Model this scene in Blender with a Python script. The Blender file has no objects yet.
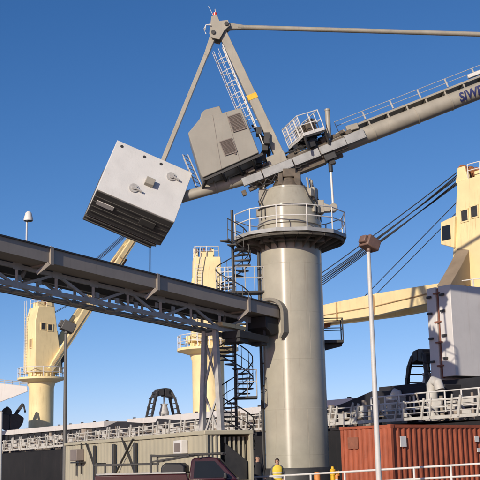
import bpy, bmesh, math, random
from mathutils import Vector as V, Matrix
random.seed(7)
sc = bpy.context.scene
COL = sc.collection
R = math.radians

# ------------------------------------------------------------------ camera
F_PX = 1107.0
PITCH, ROLL = math.atan(222 / F_PX), 0.023
EYE = V((0, 0, 1.7))
FWD = V((0, math.cos(PITCH), math.sin(PITCH)))
U0 = V((0, -math.sin(PITCH), math.cos(PITCH))); R0 = V((1, 0, 0))
RGT = R0 * math.cos(ROLL) - U0 * math.sin(ROLL)
UPV = R0 * math.sin(ROLL) + U0 * math.cos(ROLL)
cam = bpy.data.cameras.new('camera'); camo = bpy.data.objects.new('camera', cam); COL.objects.link(camo)
cam.sensor_width = 36; cam.lens = F_PX / 480 * 36; cam.clip_start = .1; cam.clip_end = 6000
camo.matrix_world = Matrix(((RGT.x, UPV.x, -FWD.x, EYE.x), (RGT.y, UPV.y, -FWD.y, EYE.y), (RGT.z, UPV.z, -FWD.z, EYE.z), (0, 0, 0, 1)))
sc.camera = camo

def ray(x, y): return FWD + RGT * ((x - 240) / F_PX) - UPV * ((y - 240) / F_PX)
def at(x, y, Y):
    d = ray(x, y); return EYE + d * (Y / d.y)
def on_plane(x, y, p, n):
    d = ray(x, y); return EYE + d * ((V(p) - EYE).dot(n) / d.dot(n))

# ------------------------------------------------------------------ materials
def paint(name, col, rough=.5, metal=0., var=.12, scale=1.5, streak=0., streak_col=(.12, .06, .03), bump=.0, bscale=30, coat=0., spec=.5, dirt=0.):
    m = bpy.data.materials.new(name); m.use_nodes = True
    nt = m.node_tree; N, L = nt.nodes, nt.links
    b = N['Principled BSDF']
    b.inputs['Roughness'].default_value = rough; b.inputs['Metallic'].default_value = metal
    b.inputs['Specular IOR Level'].default_value = spec
    if coat: b.inputs['Coat Weight'].default_value = coat; b.inputs['Coat Roughness'].default_value = .15
    tc = N.new('ShaderNodeTexCoord')
    n1 = N.new('ShaderNodeTexNoise'); n1.inputs['Scale'].default_value = scale; n1.inputs['Detail'].default_value = 8; n1.inputs['Roughness'].default_value = .65
    L.new(tc.outputs['Object'], n1.inputs['Vector'])
    r1 = N.new('ShaderNodeMapRange'); r1.inputs[1].default_value = .3; r1.inputs[2].default_value = .7; r1.inputs[3].default_value = 1 - var * 1.3; r1.inputs[4].default_value = 1 + var * .8
    L.new(n1.outputs['Fac'], r1.inputs[0])
    mul = N.new('ShaderNodeVectorMath'); mul.operation = 'SCALE'; mul.inputs[0].default_value = col
    L.new(r1.outputs[0], mul.inputs['Scale'])
    out = mul.outputs[0]
    if streak:
        mp = N.new('ShaderNodeMapping'); mp.inputs['Scale'].default_value = (3.2, 3.2, .22)
        L.new(tc.outputs['Object'], mp.inputs['Vector'])
        n2 = N.new('ShaderNodeTexNoise'); n2.inputs['Scale'].default_value = 1.6; n2.inputs['Detail'].default_value = 6; n2.inputs['Roughness'].default_value = .7
        L.new(mp.outputs[0], n2.inputs['Vector'])
        r2 = N.new('ShaderNodeMapRange'); r2.inputs[1].default_value = .56; r2.inputs[2].default_value = .78; r2.inputs[4].default_value = streak
        L.new(n2.outputs['Fac'], r2.inputs[0])
        mx = N.new('ShaderNodeMix'); mx.data_type = 'RGBA'; mx.inputs['B'].default_value = (*streak_col, 1)
        L.new(r2.outputs[0], mx.inputs['Factor']); L.new(out, mx.inputs['A']); out = mx.outputs['Result']
    if dirt:
        n3 = N.new('ShaderNodeTexNoise'); n3.inputs['Scale'].default_value = scale * 4; n3.inputs['Detail'].default_value = 10; n3.inputs['Roughness'].default_value = .8
        L.new(tc.outputs['Object'], n3.inputs['Vector'])
        r3 = N.new('ShaderNodeMapRange'); r3.inputs[1].default_value = .55; r3.inputs[2].default_value = .72; r3.inputs[4].default_value = dirt
        L.new(n3.outputs['Fac'], r3.inputs[0])
        mx = N.new('ShaderNodeMix'); mx.data_type = 'RGBA'; mx.inputs['B'].default_value = (col[0] * .35, col[1] * .32, col[2] * .28, 1)
        L.new(r3.outputs[0], mx.inputs['Factor']); L.new(out, mx.inputs['A']); out = mx.outputs['Result']
    L.new(out, b.inputs['Base Color'])
    rr = N.new('ShaderNodeMapRange'); rr.inputs[3].default_value = max(.05, rough - .08); rr.inputs[4].default_value = min(1, rough + .1)
    L.new(n1.outputs['Fac'], rr.inputs[0]); L.new(rr.outputs[0], b.inputs['Roughness'])
    if bump:
        nb = N.new('ShaderNodeTexNoise'); nb.inputs['Scale'].default_value = bscale; nb.inputs['Detail'].default_value = 6
        L.new(tc.outputs['Object'], nb.inputs['Vector'])
        bp = N.new('ShaderNodeBump'); bp.inputs['Strength'].default_value = bump; bp.inputs['Distance'].default_value = .02
        L.new(nb.outputs['Fac'], bp.inputs['Height']); L.new(bp.outputs[0], b.inputs['Normal'])
    return m

M = {}
M['beige'] = paint('unloader_paint', (.36, .32, .25), .2, var=.06, scale=.8, streak=.2, streak_col=(.22, .18, .13))
M['column'] = paint('column_paint', (.365, .338, .272), .32, var=.12, scale=.7, streak=.5, streak_col=(.22, .18, .13))
_n = M['column'].node_tree; _b = _n.nodes['Principled BSDF']; _b.inputs['Anisotropic'].default_value = .85; _b.inputs['Anisotropic Rotation'].default_value = .25
_t = _n.nodes.new('ShaderNodeTangent'); _t.direction_type = 'RADIAL'; _t.axis = 'Z'; _n.links.new(_t.outputs[0], _b.inputs['Tangent'])
M['boom'] = paint('boom_paint', (.325, .295, .24), .45, var=.14, scale=1.2, streak=.3, streak_col=(.16, .11, .07), dirt=.25)
M['house'] = paint('machine_house_paint', (.27, .25, .212), .5, var=.09, scale=.9, streak=.35, streak_col=(.22, .17, .12))
M['louvre'] = paint('louvre_grey', (.2, .165, .145), .6, var=.1)
M['channel'] = paint('channel_grey', (.33, .33, .325), .5, var=.2, scale=2, streak=.45, streak_col=(.15, .12, .09), dirt=.2)
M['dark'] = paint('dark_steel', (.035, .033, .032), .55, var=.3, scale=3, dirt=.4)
M['brown'] = paint('greasy_machinery', (.11, .085, .06), .6, var=.35, scale=4, dirt=.5)
M['white'] = paint('white_paint', (.62, .60, .57), .45, var=.08, scale=3)
M['galv'] = paint('galvanised_steel', (.40, .385, .365), .5, 0., var=.16, scale=4)
M['concrete'] = paint('pale_concrete', (.60, .59, .57), .8, var=.07, scale=1.2, streak=.28, streak_col=(.32, .3, .27), bump=.25, bscale=14, dirt=.3)
M['wedge_shade'] = paint('shade_wedge_paint', (.25, .19, .13), .6, var=.15, scale=.8, streak=.4)  # dark brown that stands in for shade on the right crane
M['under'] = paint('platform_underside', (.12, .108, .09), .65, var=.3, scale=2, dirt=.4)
M['collar'] = paint('inlet_collar_paint', (.21, .19, .155), .5, var=.12)
M['slab'] = paint('dark_slabs', (.07, .066, .062), .7, var=.15, scale=2)  # also carries the painted shade under the counterweight
M['conv'] = paint('conveyor_casing', (.30, .255, .21), .55, var=.1, scale=.9, streak=.3, streak_col=(.11, .085, .07))
M['belt'] = paint('dark_tray', (.03, .03, .032), .7, var=.25)
M['cream'] = paint('crane_cream', (.78, .62, .33), .5, var=.1, scale=.5, streak=.6, streak_col=(.36, .2, .09))
M['glass'] = paint('dark_glass', (.015, .017, .02), .06, var=.05, spec=.35)
M['wood'] = paint('shuttered_window', (.42, .27, .13), .6)
M['orange'] = paint('rust_red_container', (.325, .08, .036), .7, var=.22, scale=1.3, streak=.6, streak_col=(.13, .035, .02), dirt=.3)
M['patch'] = paint('patched_red', (.23, .085, .05), .7, var=.2, scale=6)
M['shipwhite'] = paint('ship_white', (.49, .47, .43), .55, var=.16, scale=1.2, streak=.5, streak_col=(.27, .17, .1), dirt=.35)
M['fitting'] = paint('weathered_fittings', (.30, .25, .2), .65, var=.45, scale=.7, streak=.5, streak_col=(.2, .08, .04), dirt=.4)
M['leaf'] = paint('hatch_white', (.60, .57, .545), .5, var=.07, scale=.6, streak=.3, streak_col=(.3, .2, .13))
M['hullc'] = paint('hull_black', (.009, .008, .009), .85, var=.4, scale=.5, streak=.4, streak_col=(.06, .04, .03), dirt=.3)
M['navy'] = paint('coaming_dark', (.018, .018, .023), .8, var=.3, scale=.8, streak=.2, streak_col=(.07, .04, .025))
M['deck'] = paint('deck_red', (.12, .05, .035), .7, var=.3)
M['rust'] = paint('rust', (.28, .1, .035), .85, var=.35, scale=6)
M['cabin'] = paint('site_container_paint', (.40, .362, .265), .6, var=.08, scale=.8, streak=.4, streak_col=(.24, .2, .13), dirt=.12)
M['maroon'] = paint('maroon_car_paint', (.04, .009, .01), .25, var=.08, coat=.5)
M['rubber'] = paint('rubber', (.02, .02, .02), .85)
M['chrome'] = paint('chrome', (.6, .6, .6), .2, 1.)
M['poly'] = paint('black_plastic', (.018, .018, .02), .45)
M['lampbrown'] = paint('floodlight_brown', (.17, .10, .075), .5, var=.2, scale=5)
M['polegrey'] = paint('lamp_pole_grey', (.52, .51, .49), .45, var=.08, scale=2, streak=.3, streak_col=(.3, .25, .2))
M['poledark'] = paint('lamp_pole_dark', (.10, .095, .09), .5, var=.1)
M['yellow'] = paint('safety_yellow', (.72, .42, .02), .5, var=.12, scale=6)
M['hiorange'] = paint('faded_orange', (.66, .24, .06), .6, var=.12, scale=5)
M['hivis'] = paint('hivis_fabric', (.78, .56, .06), .8, var=.1, scale=8)
M['reflect'] = paint('reflective_tape', (.6, .6, .6), .4)
M['skin'] = paint('skin', (.47, .27, .19), .55, var=.06, scale=12)
M['hair'] = paint('dark_hair', (.02, .014, .01), .6)
M['jacket'] = paint('dark_jacket', (.02, .02, .024), .85)
M['jeans'] = paint('blue_trousers', (.08, .11, .19), .85)
M['shirt'] = paint('grey_shirt', (.12, .12, .13), .85)
M['steel'] = paint('polished_rod', (.75, .75, .76), .2, .8)
M['blueink'] = paint('dark_blue_lettering', (.02, .025, .11), .5)
M['red'] = paint('red_lamp', (.6, .05, .03), .3)
M['quay'] = paint('quay_concrete', (.11, .105, .095), .85, var=.2, scale=.15, bump=.3, bscale=20, dirt=.3)
M['sheet'] = paint('notice_white', (.7, .69, .66), .6, var=.06, scale=10, dirt=.2)
mw = bpy.data.materials.new('sea_water'); mw.use_nodes = True
b = mw.node_tree.nodes['Principled BSDF']; b.inputs['Base Color'].default_value = (.02, .045, .05, 1); b.inputs['Roughness'].default_value = .12
nz = mw.node_tree.nodes.new('ShaderNodeTexNoise'); nz.inputs['Scale'].default_value = .9; nz.inputs['Detail'].default_value = 6
bp = mw.node_tree.nodes.new('ShaderNodeBump'); bp.inputs['Strength'].default_value = .4; bp.inputs['Distance'].default_value = .2
tcw = mw.node_tree.nodes.new('ShaderNodeTexCoord'); mw.node_tree.links.new(tcw.outputs['Object'], nz.inputs['Vector'])
mw.node_tree.links.new(nz.outputs['Fac'], bp.inputs['Height']); mw.node_tree.links.new(bp.outputs[0], b.inputs['Normal'])

# ------------------------------------------------------------------ mesh builder
Z = V((0, 0, 1))
def basis(d, up=Z):
    d = d.normalized()
    s = d.cross(up)
    if s.length < 1e-4: s = d.cross(V((0, 1, 0)))
    s.normalize(); return d, s, s.cross(d).normalized()

def wloc(o):
    l = V((0, 0, 0))
    while o: l += o.location; o = o.parent
    return l

class MB:
    def __init__(s): s.v, s.f, s.m = [], [], []
    def add(s, vs, fs, m=0):
        n = len(s.v); s.v += [V(p) for p in vs]; s.f += [tuple(i + n for i in f) for f in fs]; s.m += [m] * len(fs); return s
    def box(s, c, size, ax=None, m=0):
        c = V(c); ax = ax or (V((1, 0, 0)), V((0, 1, 0)), V((0, 0, 1)))
        h = [a * (k / 2) for a, k in zip(ax, size)]
        vs = [c + h[0] * i + h[1] * j + h[2] * k for i in (-1, 1) for j in (-1, 1) for k in (-1, 1)]
        return s.add(vs, [(0, 1, 3, 2), (4, 6, 7, 5), (0, 4, 5, 1), (2, 3, 7, 6), (0, 2, 6, 4), (1, 5, 7, 3)], m)
    def span(s, lo, hi, m=0):
        lo, hi = V(lo), V(hi); return s.box((lo + hi) / 2, hi - lo, None, m)
    def bar(s, p0, p1, w, h=None, up=Z, m=0):
        p0, p1 = V(p0), V(p1); h = h or w; d, a, u = basis(p1 - p0, up)
        return s.box((p0 + p1) / 2, ((p1 - p0).length, w, h), (d, a, u), m)
    def taper(s, p0, p1, w0, h0, w1, h1, up=Z):
        p0, p1 = V(p0), V(p1); d, a, u = basis(p1 - p0, up); vs = []
        for p, w, h in ((p0, w0, h0), (p1, w1, h1)):
            vs += [p + a * (i * w / 2) + u * (j * h / 2) for i, j in ((-1, -1), (1, -1), (1, 1), (-1, 1))]
        return s.add(vs, [(3, 2, 1, 0), (4, 5, 6, 7), (0, 1, 5, 4), (1, 2, 6, 5), (2, 3, 7, 6), (3, 0, 4, 7)])
    def tube(s, p0, p1, r, r2=None, n=10, caps=True, m=0):
        p0, p1 = V(p0), V(p1); r2 = r if r2 is None else r2; d, a, u = basis(p1 - p0); vs = []
        for p, q in ((p0, r), (p1, r2)):
            vs += [p + a * (q * math.cos(2 * math.pi * i / n)) + u * (q * math.sin(2 * math.pi * i / n)) for i in range(n)]
        fs = [(i, (i + 1) % n, n + (i + 1) % n, n + i) for i in range(n)]
        if caps: fs += [tuple(range(n - 1, -1, -1)), tuple(range(n, 2 * n))]
        return s.add(vs, fs, m)
    def path(s, pts, r, n=6, closed=False):
        pts = [V(p) for p in pts]; k = len(pts); vs = []
        for i, p in enumerate(pts):
            a0 = pts[i - 1] if (i or closed) else p; a1 = pts[(i + 1) % k] if (i < k - 1 or closed) else p
            d, a, u = basis(a1 - a0)
            vs += [p + a * (r * math.cos(2 * math.pi * j / n)) + u * (r * math.sin(2 * math.pi * j / n)) for j in range(n)]
        fs = []
        for i in range(k if closed else k - 1):
            q = (i + 1) % k
            fs += [(i * n + j, i * n + (j + 1) % n, q * n + (j + 1) % n, q * n + j) for j in range(n)]
        if not closed: fs += [tuple(range(n - 1, -1, -1)), tuple((k - 1) * n + j for j in range(n))]
        return s.add(vs, fs)
    def prism(s, poly, ext, m=0):
        poly = [V(p) for p in poly]; n = len(poly); ext = V(ext)
        return s.add(poly + [p + ext for p in poly], [tuple(range(n - 1, -1, -1)), tuple(range(n, 2 * n))] + [(i, (i + 1) % n, n + (i + 1) % n, n + i) for i in range(n)], m)
    def lathe(s, prof, c=(0, 0, 0), n=48, a0=0):
        c = V(c); vs = []; k = len(prof)
        for r, z in prof: vs += [c + V((r * math.cos(a0 + 2 * math.pi * i / n), r * math.sin(a0 + 2 * math.pi * i / n), z)) for i in range(n)]
        fs = []
        for j in range(k - 1): fs += [(j * n + i, j * n + (i + 1) % n, (j + 1) * n + (i + 1) % n, (j + 1) * n + i) for i in range(n)]
        fs += [tuple(range(n - 1, -1, -1)), tuple((k - 1) * n + i for i in range(n))]
        return s.add(vs, fs)
    def rail(s, base, h, up=Z, r=.022, rails=(1, .55), gap=1.2, closed=False, posts=True):
        base = [V(p) for p in base]
        for k in rails: s.path([p + up * (h * k) for p in base], r, 6, closed)
        if posts:
            seq = base + ([base[0]] if closed else [])
            for a, b in zip(seq, seq[1:]):
                n = max(1, round((b - a).length / gap))
                for i in range(n): p = a.lerp(b, i / n); s.tube(p, p + up * h, r * 1.15, n=6)
            if not closed: s.tube(seq[-1], seq[-1] + up * h, r * 1.15, n=6)
        return s
    def build(s, name, mat, parent=None, bevel=0., smooth=True, origin=None):
        me = bpy.data.meshes.new(name)
        off = wloc(parent) if parent else (V(origin) if origin else V((0, 0, 0)))
        me.from_pydata([tuple(p - off) for p in s.v], [], s.f); me.update()
        bm = bmesh.new(); bm.from_mesh(me); bmesh.ops.recalc_face_normals(bm, faces=bm.faces)
        bm.to_mesh(me); bm.free()
        mats = mat if isinstance(mat, (list, tuple)) else [mat]
        for k in mats: me.materials.append(k)
        if len(mats) > 1:
            for p, k in zip(me.polygons, s.m): p.material_index = k
        if smooth:
            for p in me.polygons: p.use_smooth = True
            me.set_sharp_from_angle(angle=R(32))
        o = bpy.data.objects.new(name, me); COL.objects.link(o)
        if parent: o.parent = parent
        elif origin: o.location = off
        if bevel:
            bv = o.modifiers.new('bevel', 'BEVEL'); bv.width = bevel; bv.segments = 2; bv.limit_method = 'ANGLE'; bv.angle_limit = R(40)
        return o

def each(t, name, mat, parent, bevel=0., smooth=True):
    par = list(range(len(t.v)))
    def fnd(i):
        while par[i] != i: par[i] = par[par[i]]; i = par[i]
        return i
    for f in t.f:
        for i in f[1:]: par[fnd(i)] = fnd(f[0])
    grp = {}
    for f in t.f: grp.setdefault(fnd(f[0]), []).append(f)
    out = []
    for fs in grp.values():
        m = MB(); idx = {}
        for f in fs:
            for i in f:
                if i not in idx: idx[i] = len(m.v); m.v.append(t.v[i])
            m.f.append(tuple(idx[i] for i in f)); m.m.append(0)
        out.append(m.build(name, mat, parent, bevel, smooth))
    return out
def tag(o, label=None, cat=None, group=None, kind=None):
    if label: o['label'] = label
    if cat: o['category'] = cat
    if group: o['group'] = group
    if kind: o['kind'] = kind
    return o
def thing(name, label, cat, loc=(0, 0, 0), group=None):
    o = bpy.data.objects.new(name, None); COL.objects.link(o); o.location = loc; o.empty_display_size = .2
    return tag(o, label, cat, group)
def place(o, loc, rz): o.location = loc; o.rotation_euler.z = rz
def ring(c, r, n=32, a0=0, a1=2 * math.pi, closed=True):
    k = n if closed else n + 1
    return [V(c) + V((r * math.cos(a0 + (a1 - a0) * i / n), r * math.sin(a0 + (a1 - a0) * i / n), 0)) for i in range(k)]

# ------------------------------------------------------------------ ship frame
SD = V((.56, -.83, 0)).normalized(); ST = V((-SD.y, SD.x, 0))          # along the ship towards the right, inboard
SO = V((-11.5, 85.8, 0))
def ship(s, t, z): return SO + SD * s + ST * t + Z * z
def on_ship(x, y, t): return on_plane(x, y, SO + ST * t, ST)

# ------------------------------------------------------------------ setting
q = MB(); q.prism([SO + SD * a + ST * b for a, b in ((-500, -1.2), (900, -1.2), (900, -500), (-500, -500))], (0, 0, -6))
tag(q.build('quay', M['quay']), kind='structure')
w = MB(); w.add([(-4000, -3000, -2.6), (4000, -3000, -2.6), (4000, 5000, -2.6), (-4000, 5000, -2.6)], [(0, 1, 2, 3)])
tag(w.build('water', mw), kind='structure')

# ------------------------------------------------------------------ unloader column
CY = 50.0
cp = at(290.1, 250, CY); CX = cp.x
def cz(y, x=291): return at(x, y, CY).z
CB = V((CX, CY, 0)); CR = 1.425
ZR = cz(240)                                                        # ring platform level
col = thing('unloader_column', 'tall beige grey round steel column carrying the ship unloader, ringed by a platform', 'column', CB)
c = MB(); c.lathe([(CR, .0), (CR, 3.9), (CR + .004, 3.905), (CR + .004, 3.95), (CR, 3.955), (CR, ZR - .3), (CR + .12, ZR - .28), (CR + .12, ZR - .12), (CR, ZR - .1), (CR, ZR + .12)], CB, 96)
c.build('shaft', M['column'], col)
p = MB()
for z in (1.95, 6.1, 8.2, 10.4): p.path(ring(CB + Z * z, CR - .004, 96), .0085, 6, True)
for z0, z1_, a in ((1.4, 3.9, -70), (3.95, 6.1, -112), (6.1, 8.2, -60), (8.2, 10.4, -95)): u = V((math.cos(R(a)), math.sin(R(a)), 0)); p.tube(CB + u * (CR - .004) + Z * z0, CB + u * (CR - .004) + Z * z1_, .01, n=6)
p.build('weld_seam', M['column'], col)
p = MB(); p.lathe([(CR + .2, 0), (CR + .2, 1.05), (CR + .03, 1.4)], CB, 64); p.build('foot_shade_ring', M['dark'], col)  # dark ring added at the foot, standing in for shadow on the column
RP = 2.62
def octo(r, z, n=12, a0=R(15)): return [CB + V((r * math.cos(a0 + i * 2 * math.pi / n), r * math.sin(a0 + i * 2 * math.pi / n), z)) for i in range(n)]
d = MB(); d.prism(octo(RP, ZR - .05), (0, 0, .1)); d.build('platform_deck', M['boom'], col)
d = MB()
pts = octo(RP + .012, ZR)
for a, b_ in zip(pts, pts[1:] + pts[:1]): d.bar(a, b_, .02, .16)
d.build('kick_plate', M['channel'], col)
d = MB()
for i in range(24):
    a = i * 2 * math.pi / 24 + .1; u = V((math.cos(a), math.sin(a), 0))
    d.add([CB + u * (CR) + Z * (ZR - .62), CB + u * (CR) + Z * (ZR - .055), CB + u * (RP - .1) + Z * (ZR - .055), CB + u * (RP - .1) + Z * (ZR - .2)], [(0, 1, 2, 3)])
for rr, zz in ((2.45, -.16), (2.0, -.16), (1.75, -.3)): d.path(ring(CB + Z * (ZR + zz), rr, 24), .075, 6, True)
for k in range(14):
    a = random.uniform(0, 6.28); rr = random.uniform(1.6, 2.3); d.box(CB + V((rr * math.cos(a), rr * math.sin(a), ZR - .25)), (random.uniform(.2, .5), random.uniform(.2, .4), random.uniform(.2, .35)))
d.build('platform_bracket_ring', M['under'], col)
d = MB(); d.rail(octo(RP - .03, ZR + .05), 1.05, r=.026, gap=3, closed=True); d.build('railing', M['white'], col)
d = MB()
aa = R(-160)
for k, (a, rr) in enumerate(((R(196), .07),)):
    u = V((math.cos(a), math.sin(a), 0)); b0 = CB + u * (CR + .1)
    d.tube(b0, b0 + Z * (ZR - .3), rr, n=8)
    for zz in range(1, 11): d.bar(b0 + Z * zz, b0 - u * .12 + Z * zz, .1, .06)
d.build('riser_pipe', M['dark'], col)
# little side platform behind on the right
sp0 = at(325, 341, 51.0); spz = sp0.z
d = MB(); d.span((CX + 1.25, 50.6, spz - .12), (CX + 2.35, 51.6, spz)); d.prism([V((CX + 1.2, 51, spz - .12)), V((CX + 2.3, 51, spz - .12)), V((CX + 2.3, 51, spz - .25)), V((CX + 1.2, 51, spz - .5))], (0, .12, 0)); d.build('side_platform', M['dark'], col)
d = MB(); d.rail([(CX + 1.4, 50.62, spz), (CX + 2.33, 50.62, spz), (CX + 2.33, 51.58, spz), (CX + 1.2, 51.58, spz)], 1.0, r=.025, gap=.95); d.build('side_platform_railing', M['dark'], col)
# inlet collar where the conveyor enters
CONV_E = at(279.5, 318, 48.6)                                       # near lower edge of the casing at the column
CONV_L = at(0, 251, 36.5)
CA = (CONV_E - CONV_L); CLEN = CA.length; CA.normalize()             # towards the column, sloping gently down
CN = V((CA.y, -CA.x, 0)).normalized()                                            # near side of the conveyor
d = MB()
cc = CONV_E - CN * .55 + Z * .1
def arch(r): return [(-r, -.75)] + [(r * math.cos(a), .12 + r * .85 * math.sin(a)) for a in [R(k) for k in range(180, -1, -12)]] + [(r, -.75), (r * .8, -1.0)]
ao, ai = arch(.86), arch(.70); k = len(ao)
vs = [cc - CA * .12 + CN * x + Z * z for x, z in ao] + [cc - CA * .12 + CN * x + Z * z for x, z in ai] + [cc + CA * .75 + CN * x + Z * z for x, z in ao] + [cc + CA * .75 + CN * x + Z * z for x, z in ai]
for i in range(k - 1):
    d.add([vs[i], vs[i + 1], vs[k + i + 1], vs[k + i]], [(0, 1, 2, 3)]); d.add([vs[i], vs[i + 1], vs[2 * k + i + 1], vs[2 * k + i]], [(0, 1, 2, 3)]); d.add([vs[k + i], vs[k + i + 1], vs[3 * k + i + 1], vs[3 * k + i]], [(0, 1, 2, 3)])
d.prism([cc + CA * .45 + CN * x + Z * z for x, z in ai], CA * .3); d.build('inlet_collar', M['collar'], col)

# ------------------------------------------------------------------ unloader slewing top
ub = V((CX, CY, ZR + .12))
unl = thing('ship_unloader', 'slewing ship unloader with raised boom, mast and tilted concrete counterweight atop the column', 'ship unloader', ub)
z1, z2, z3 = cz(209), cz(192), cz(177)
t = MB(); t.lathe([(CR - .02, ZR + .12), (CR - .02, ZR + .55), (CR + .05, ZR + .56), (CR + .05, ZR + .72), (CR - .01, ZR + .73), (CR - .01, z1), (CR - .06, z1 + .05), (1.02, z2), (.95, z2 + .04), (.95, z2 + .12), (.6, z2 + .13), (.45, z3 + .4)], CB, 80)
tur = t.build('turret', M['column'], unl)
t = MB()
for a, s_ in ((R(-40), .22), (R(-26), .32), (R(-8), .35), (R(188), .3), (R(12), .4)):
    u = V((math.cos(a), math.sin(a), 0)); _, sd, _ = basis(u)
    t.box(CB + u * 1.18 + Z * (z2 - .25), (.4, s_, random.uniform(.35, .7)), (u, sd, Z)); t.box(CB + u * 1.42 + Z * (z1 - .2), (.2, s_ * .8, .35), (u, sd, Z)); t.tube(CB + u * 1.35 + Z * (z1 - .5), CB + u * 1.1 + Z * (z2 + .5), .05, n=8)
each(t, 'junction_box', M['boom'], unl, .02); t = MB()
for a in (-172, -160, -52, -36, -20, -6, 8):
    u = V((math.cos(R(a)), math.sin(R(a)), 0)); v_ = V((math.cos(R(a + 20)), math.sin(R(a + 20)), 0))
    t.path([CB + u * 1.1 + Z * (z2 + .1), CB + u * 1.4 + Z * (z1 + .35), CB + v_ * 1.46 + Z * (z1 - .2), CB + v_ * 1.47 + Z * (ZR + .8)], .028, 6)
t.path(ring(CB + Z * (z1 - .1), 1.47, 24, R(-180), R(10), False), .03, 6)
t.build('hose', M['dark'], unl)
t = MB(); t.lathe([(.78, z2 + .1), (.7, z2 + .35), (.5, z3), (.42, z3 + .3)], CB + V((.0, 0, 0)), 24); t.box(CB + V((.42, -.5, z3 - .3)), (.3, .3, .7)); t.box(CB + V((-.36, -.55, z3 - .25)), (.22, .26, .55)); t.box(CB + V((.05, -.55, z3 + .05)), (.6, .2, .4)); t.build('slew_head', M['brown'], unl, bevel=.03)

P0 = at(290, 165, CY); PF = at(480, 90.5, 50.0); PR = at(186, 196, 50.0)
BL = (PF - P0).length; BA = (PF - P0).normalized()
BC = (Z - BA * Z.dot(BA)).normalized(); BN = BC.cross(BA)             # up off the boom, near side
if BN.y > 0: BN = -BN
def bf(px, u=0., v=0.): return P0 + BA * ((px - 290) / 190 * BL) + BN * u + BC * v
TR = .395
t = MB(); t.tube(bf(300), bf(600), TR, n=40)
for px in (372, 415, 449, 520, 560): t.tube(bf(px), bf(px + 1.2), TR + .025, n=40)
boom = t.build('boom_tube', M['boom'], unl)
t = MB(); t.tube(P0 - BA * .5 + BC * -.02, PR + (PR - P0).normalized() * .9, .27, .25, n=32)
ra = (PR - P0).normalized()
for k in (1.2, 2.0, 2.9, 3.6): t.tube(P0 + ra * k, P0 + ra * (k + .07), .31, n=32)
t.build('rear_arm', M['boom'], unl)
t = MB(); t.box(bf(297, 0, -.02), (4.9, .72, .62), (BA, BN, BC)); t.box(bf(300, 0, -.42), (2.2, .5, .3), (BA, BN, BC)); t.build('boom_girder', M['brown'], unl, bevel=.02)
t = MB()
for a, b_, v0, h in ((243, 262, -.04, .34), (263, 292, -.03, .36), (293, 318, -.02, .36), (319, 344, 0, .34), (344.5, 363, .03, .4)):
    A, B = bf(a, .46, v0), bf(b_, .46, v0); t.bar(A, B, .1, h, up=BC)
    t.bar(bf(a, .42, v0 - h / 2 - .02), bf(b_, .42, v0 - h / 2 - .02), .2, .04, up=BC)
t.build('side_channel', M['channel'], unl, bevel=.01)
t = MB()
for k in range(46):
    px = random.uniform(238, 352); sz = random.uniform(.1, .34)
    t.box(bf(px, random.uniform(-.4, .4), random.uniform(.3, .42) + .1 * (300 < px < 350)), (sz, random.uniform(.1, .3), random.uniform(.1, .3)), (BA, BN, BC))
for k in range(12):
    px = random.uniform(240, 335); t.box(bf(px, random.uniform(-.3, .3), -.42), (random.uniform(.2, .6), .2, random.uniform(.12, .3)), (BA, BN, BC))
each(t, 'hydraulic_unit', M['brown'], unl, .015)
t = MB()
for k in range(9):
    a, b_ = random.uniform(238, 290), random.uniform(295, 352); u = random.uniform(-.35, .5); v_ = random.choice((.36, .45, .52, -.34)); pts = [bf(a + (b_ - a) * i / 8, u, v_ + random.uniform(-.05, .05)) for i in range(9)]; t.path(pts, .03, 6)
for px in (248, 256, 264, 272):
    t.path([bf(px, .45, -.2), bf(px + 3, .5, -.5), bf(px + 10, .5, -.6), bf(px + 18, .42, -.25)], .028, 6)
t.build('hydraulic_hose', M['dark'], unl)
t = MB(); t.tube(at(329, 138, 49.8), at(327.3, 109.5, 49.8), .115, n=20); t.tube(at(327.4, 111, 49.8), at(327.3, 109.2, 49.8), .13, n=20); t.build('vent_post', M['boom'], unl)
t = MB(); t.bar(bf(350, .2, .55), bf(361, .2, .5), .3, .28, up=BC); t.bar(bf(340, -.1, .5), bf(349, -.1, .55), .35, .2, up=BC); each(t, 'valve_cover', M['boom'], unl, .02)
# gallery on the boom
DV = TR + .2
t = MB(); t.box(bf(478, -.28, DV), (BL * 245 / 190, .95, .05), (BA, BN, BC)); t.build('gallery_deck', M['dark'], unl)
t = MB(); t.box(bf(478, .21, DV + .0), (BL * 245 / 190, .03, .09), (BA, BN, BC))
for px in range(372, 600, 19):
    t.box(bf(px, .18, DV - .16), (.07, .06, .32), (BA, BN, BC)); t.box(bf(px, -.28, DV - .05), (.06, .9, .06), (BA, BN, BC))
t.build('gallery_bracket', M['boom'], unl)
t = MB(); base = [bf(px, -.7, DV) for px in range(346, 600, 28)]; t.rail(base, .74, up=BC, r=.016, rails=(1, .7), gap=50)
for px in range(374, 600, 28): t.box(bf(px, -.66, DV + .5), (.07, .05, .4), (BA, BN, BC))
t.build('gallery_railing', M['galv'], unl)
t = MB(); t.box(bf(484, .1, DV + .2), (1.0, .2, .18), (BA, BN, BC)); t.build('strip_light', M['white'], unl, bevel=.03)
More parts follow.
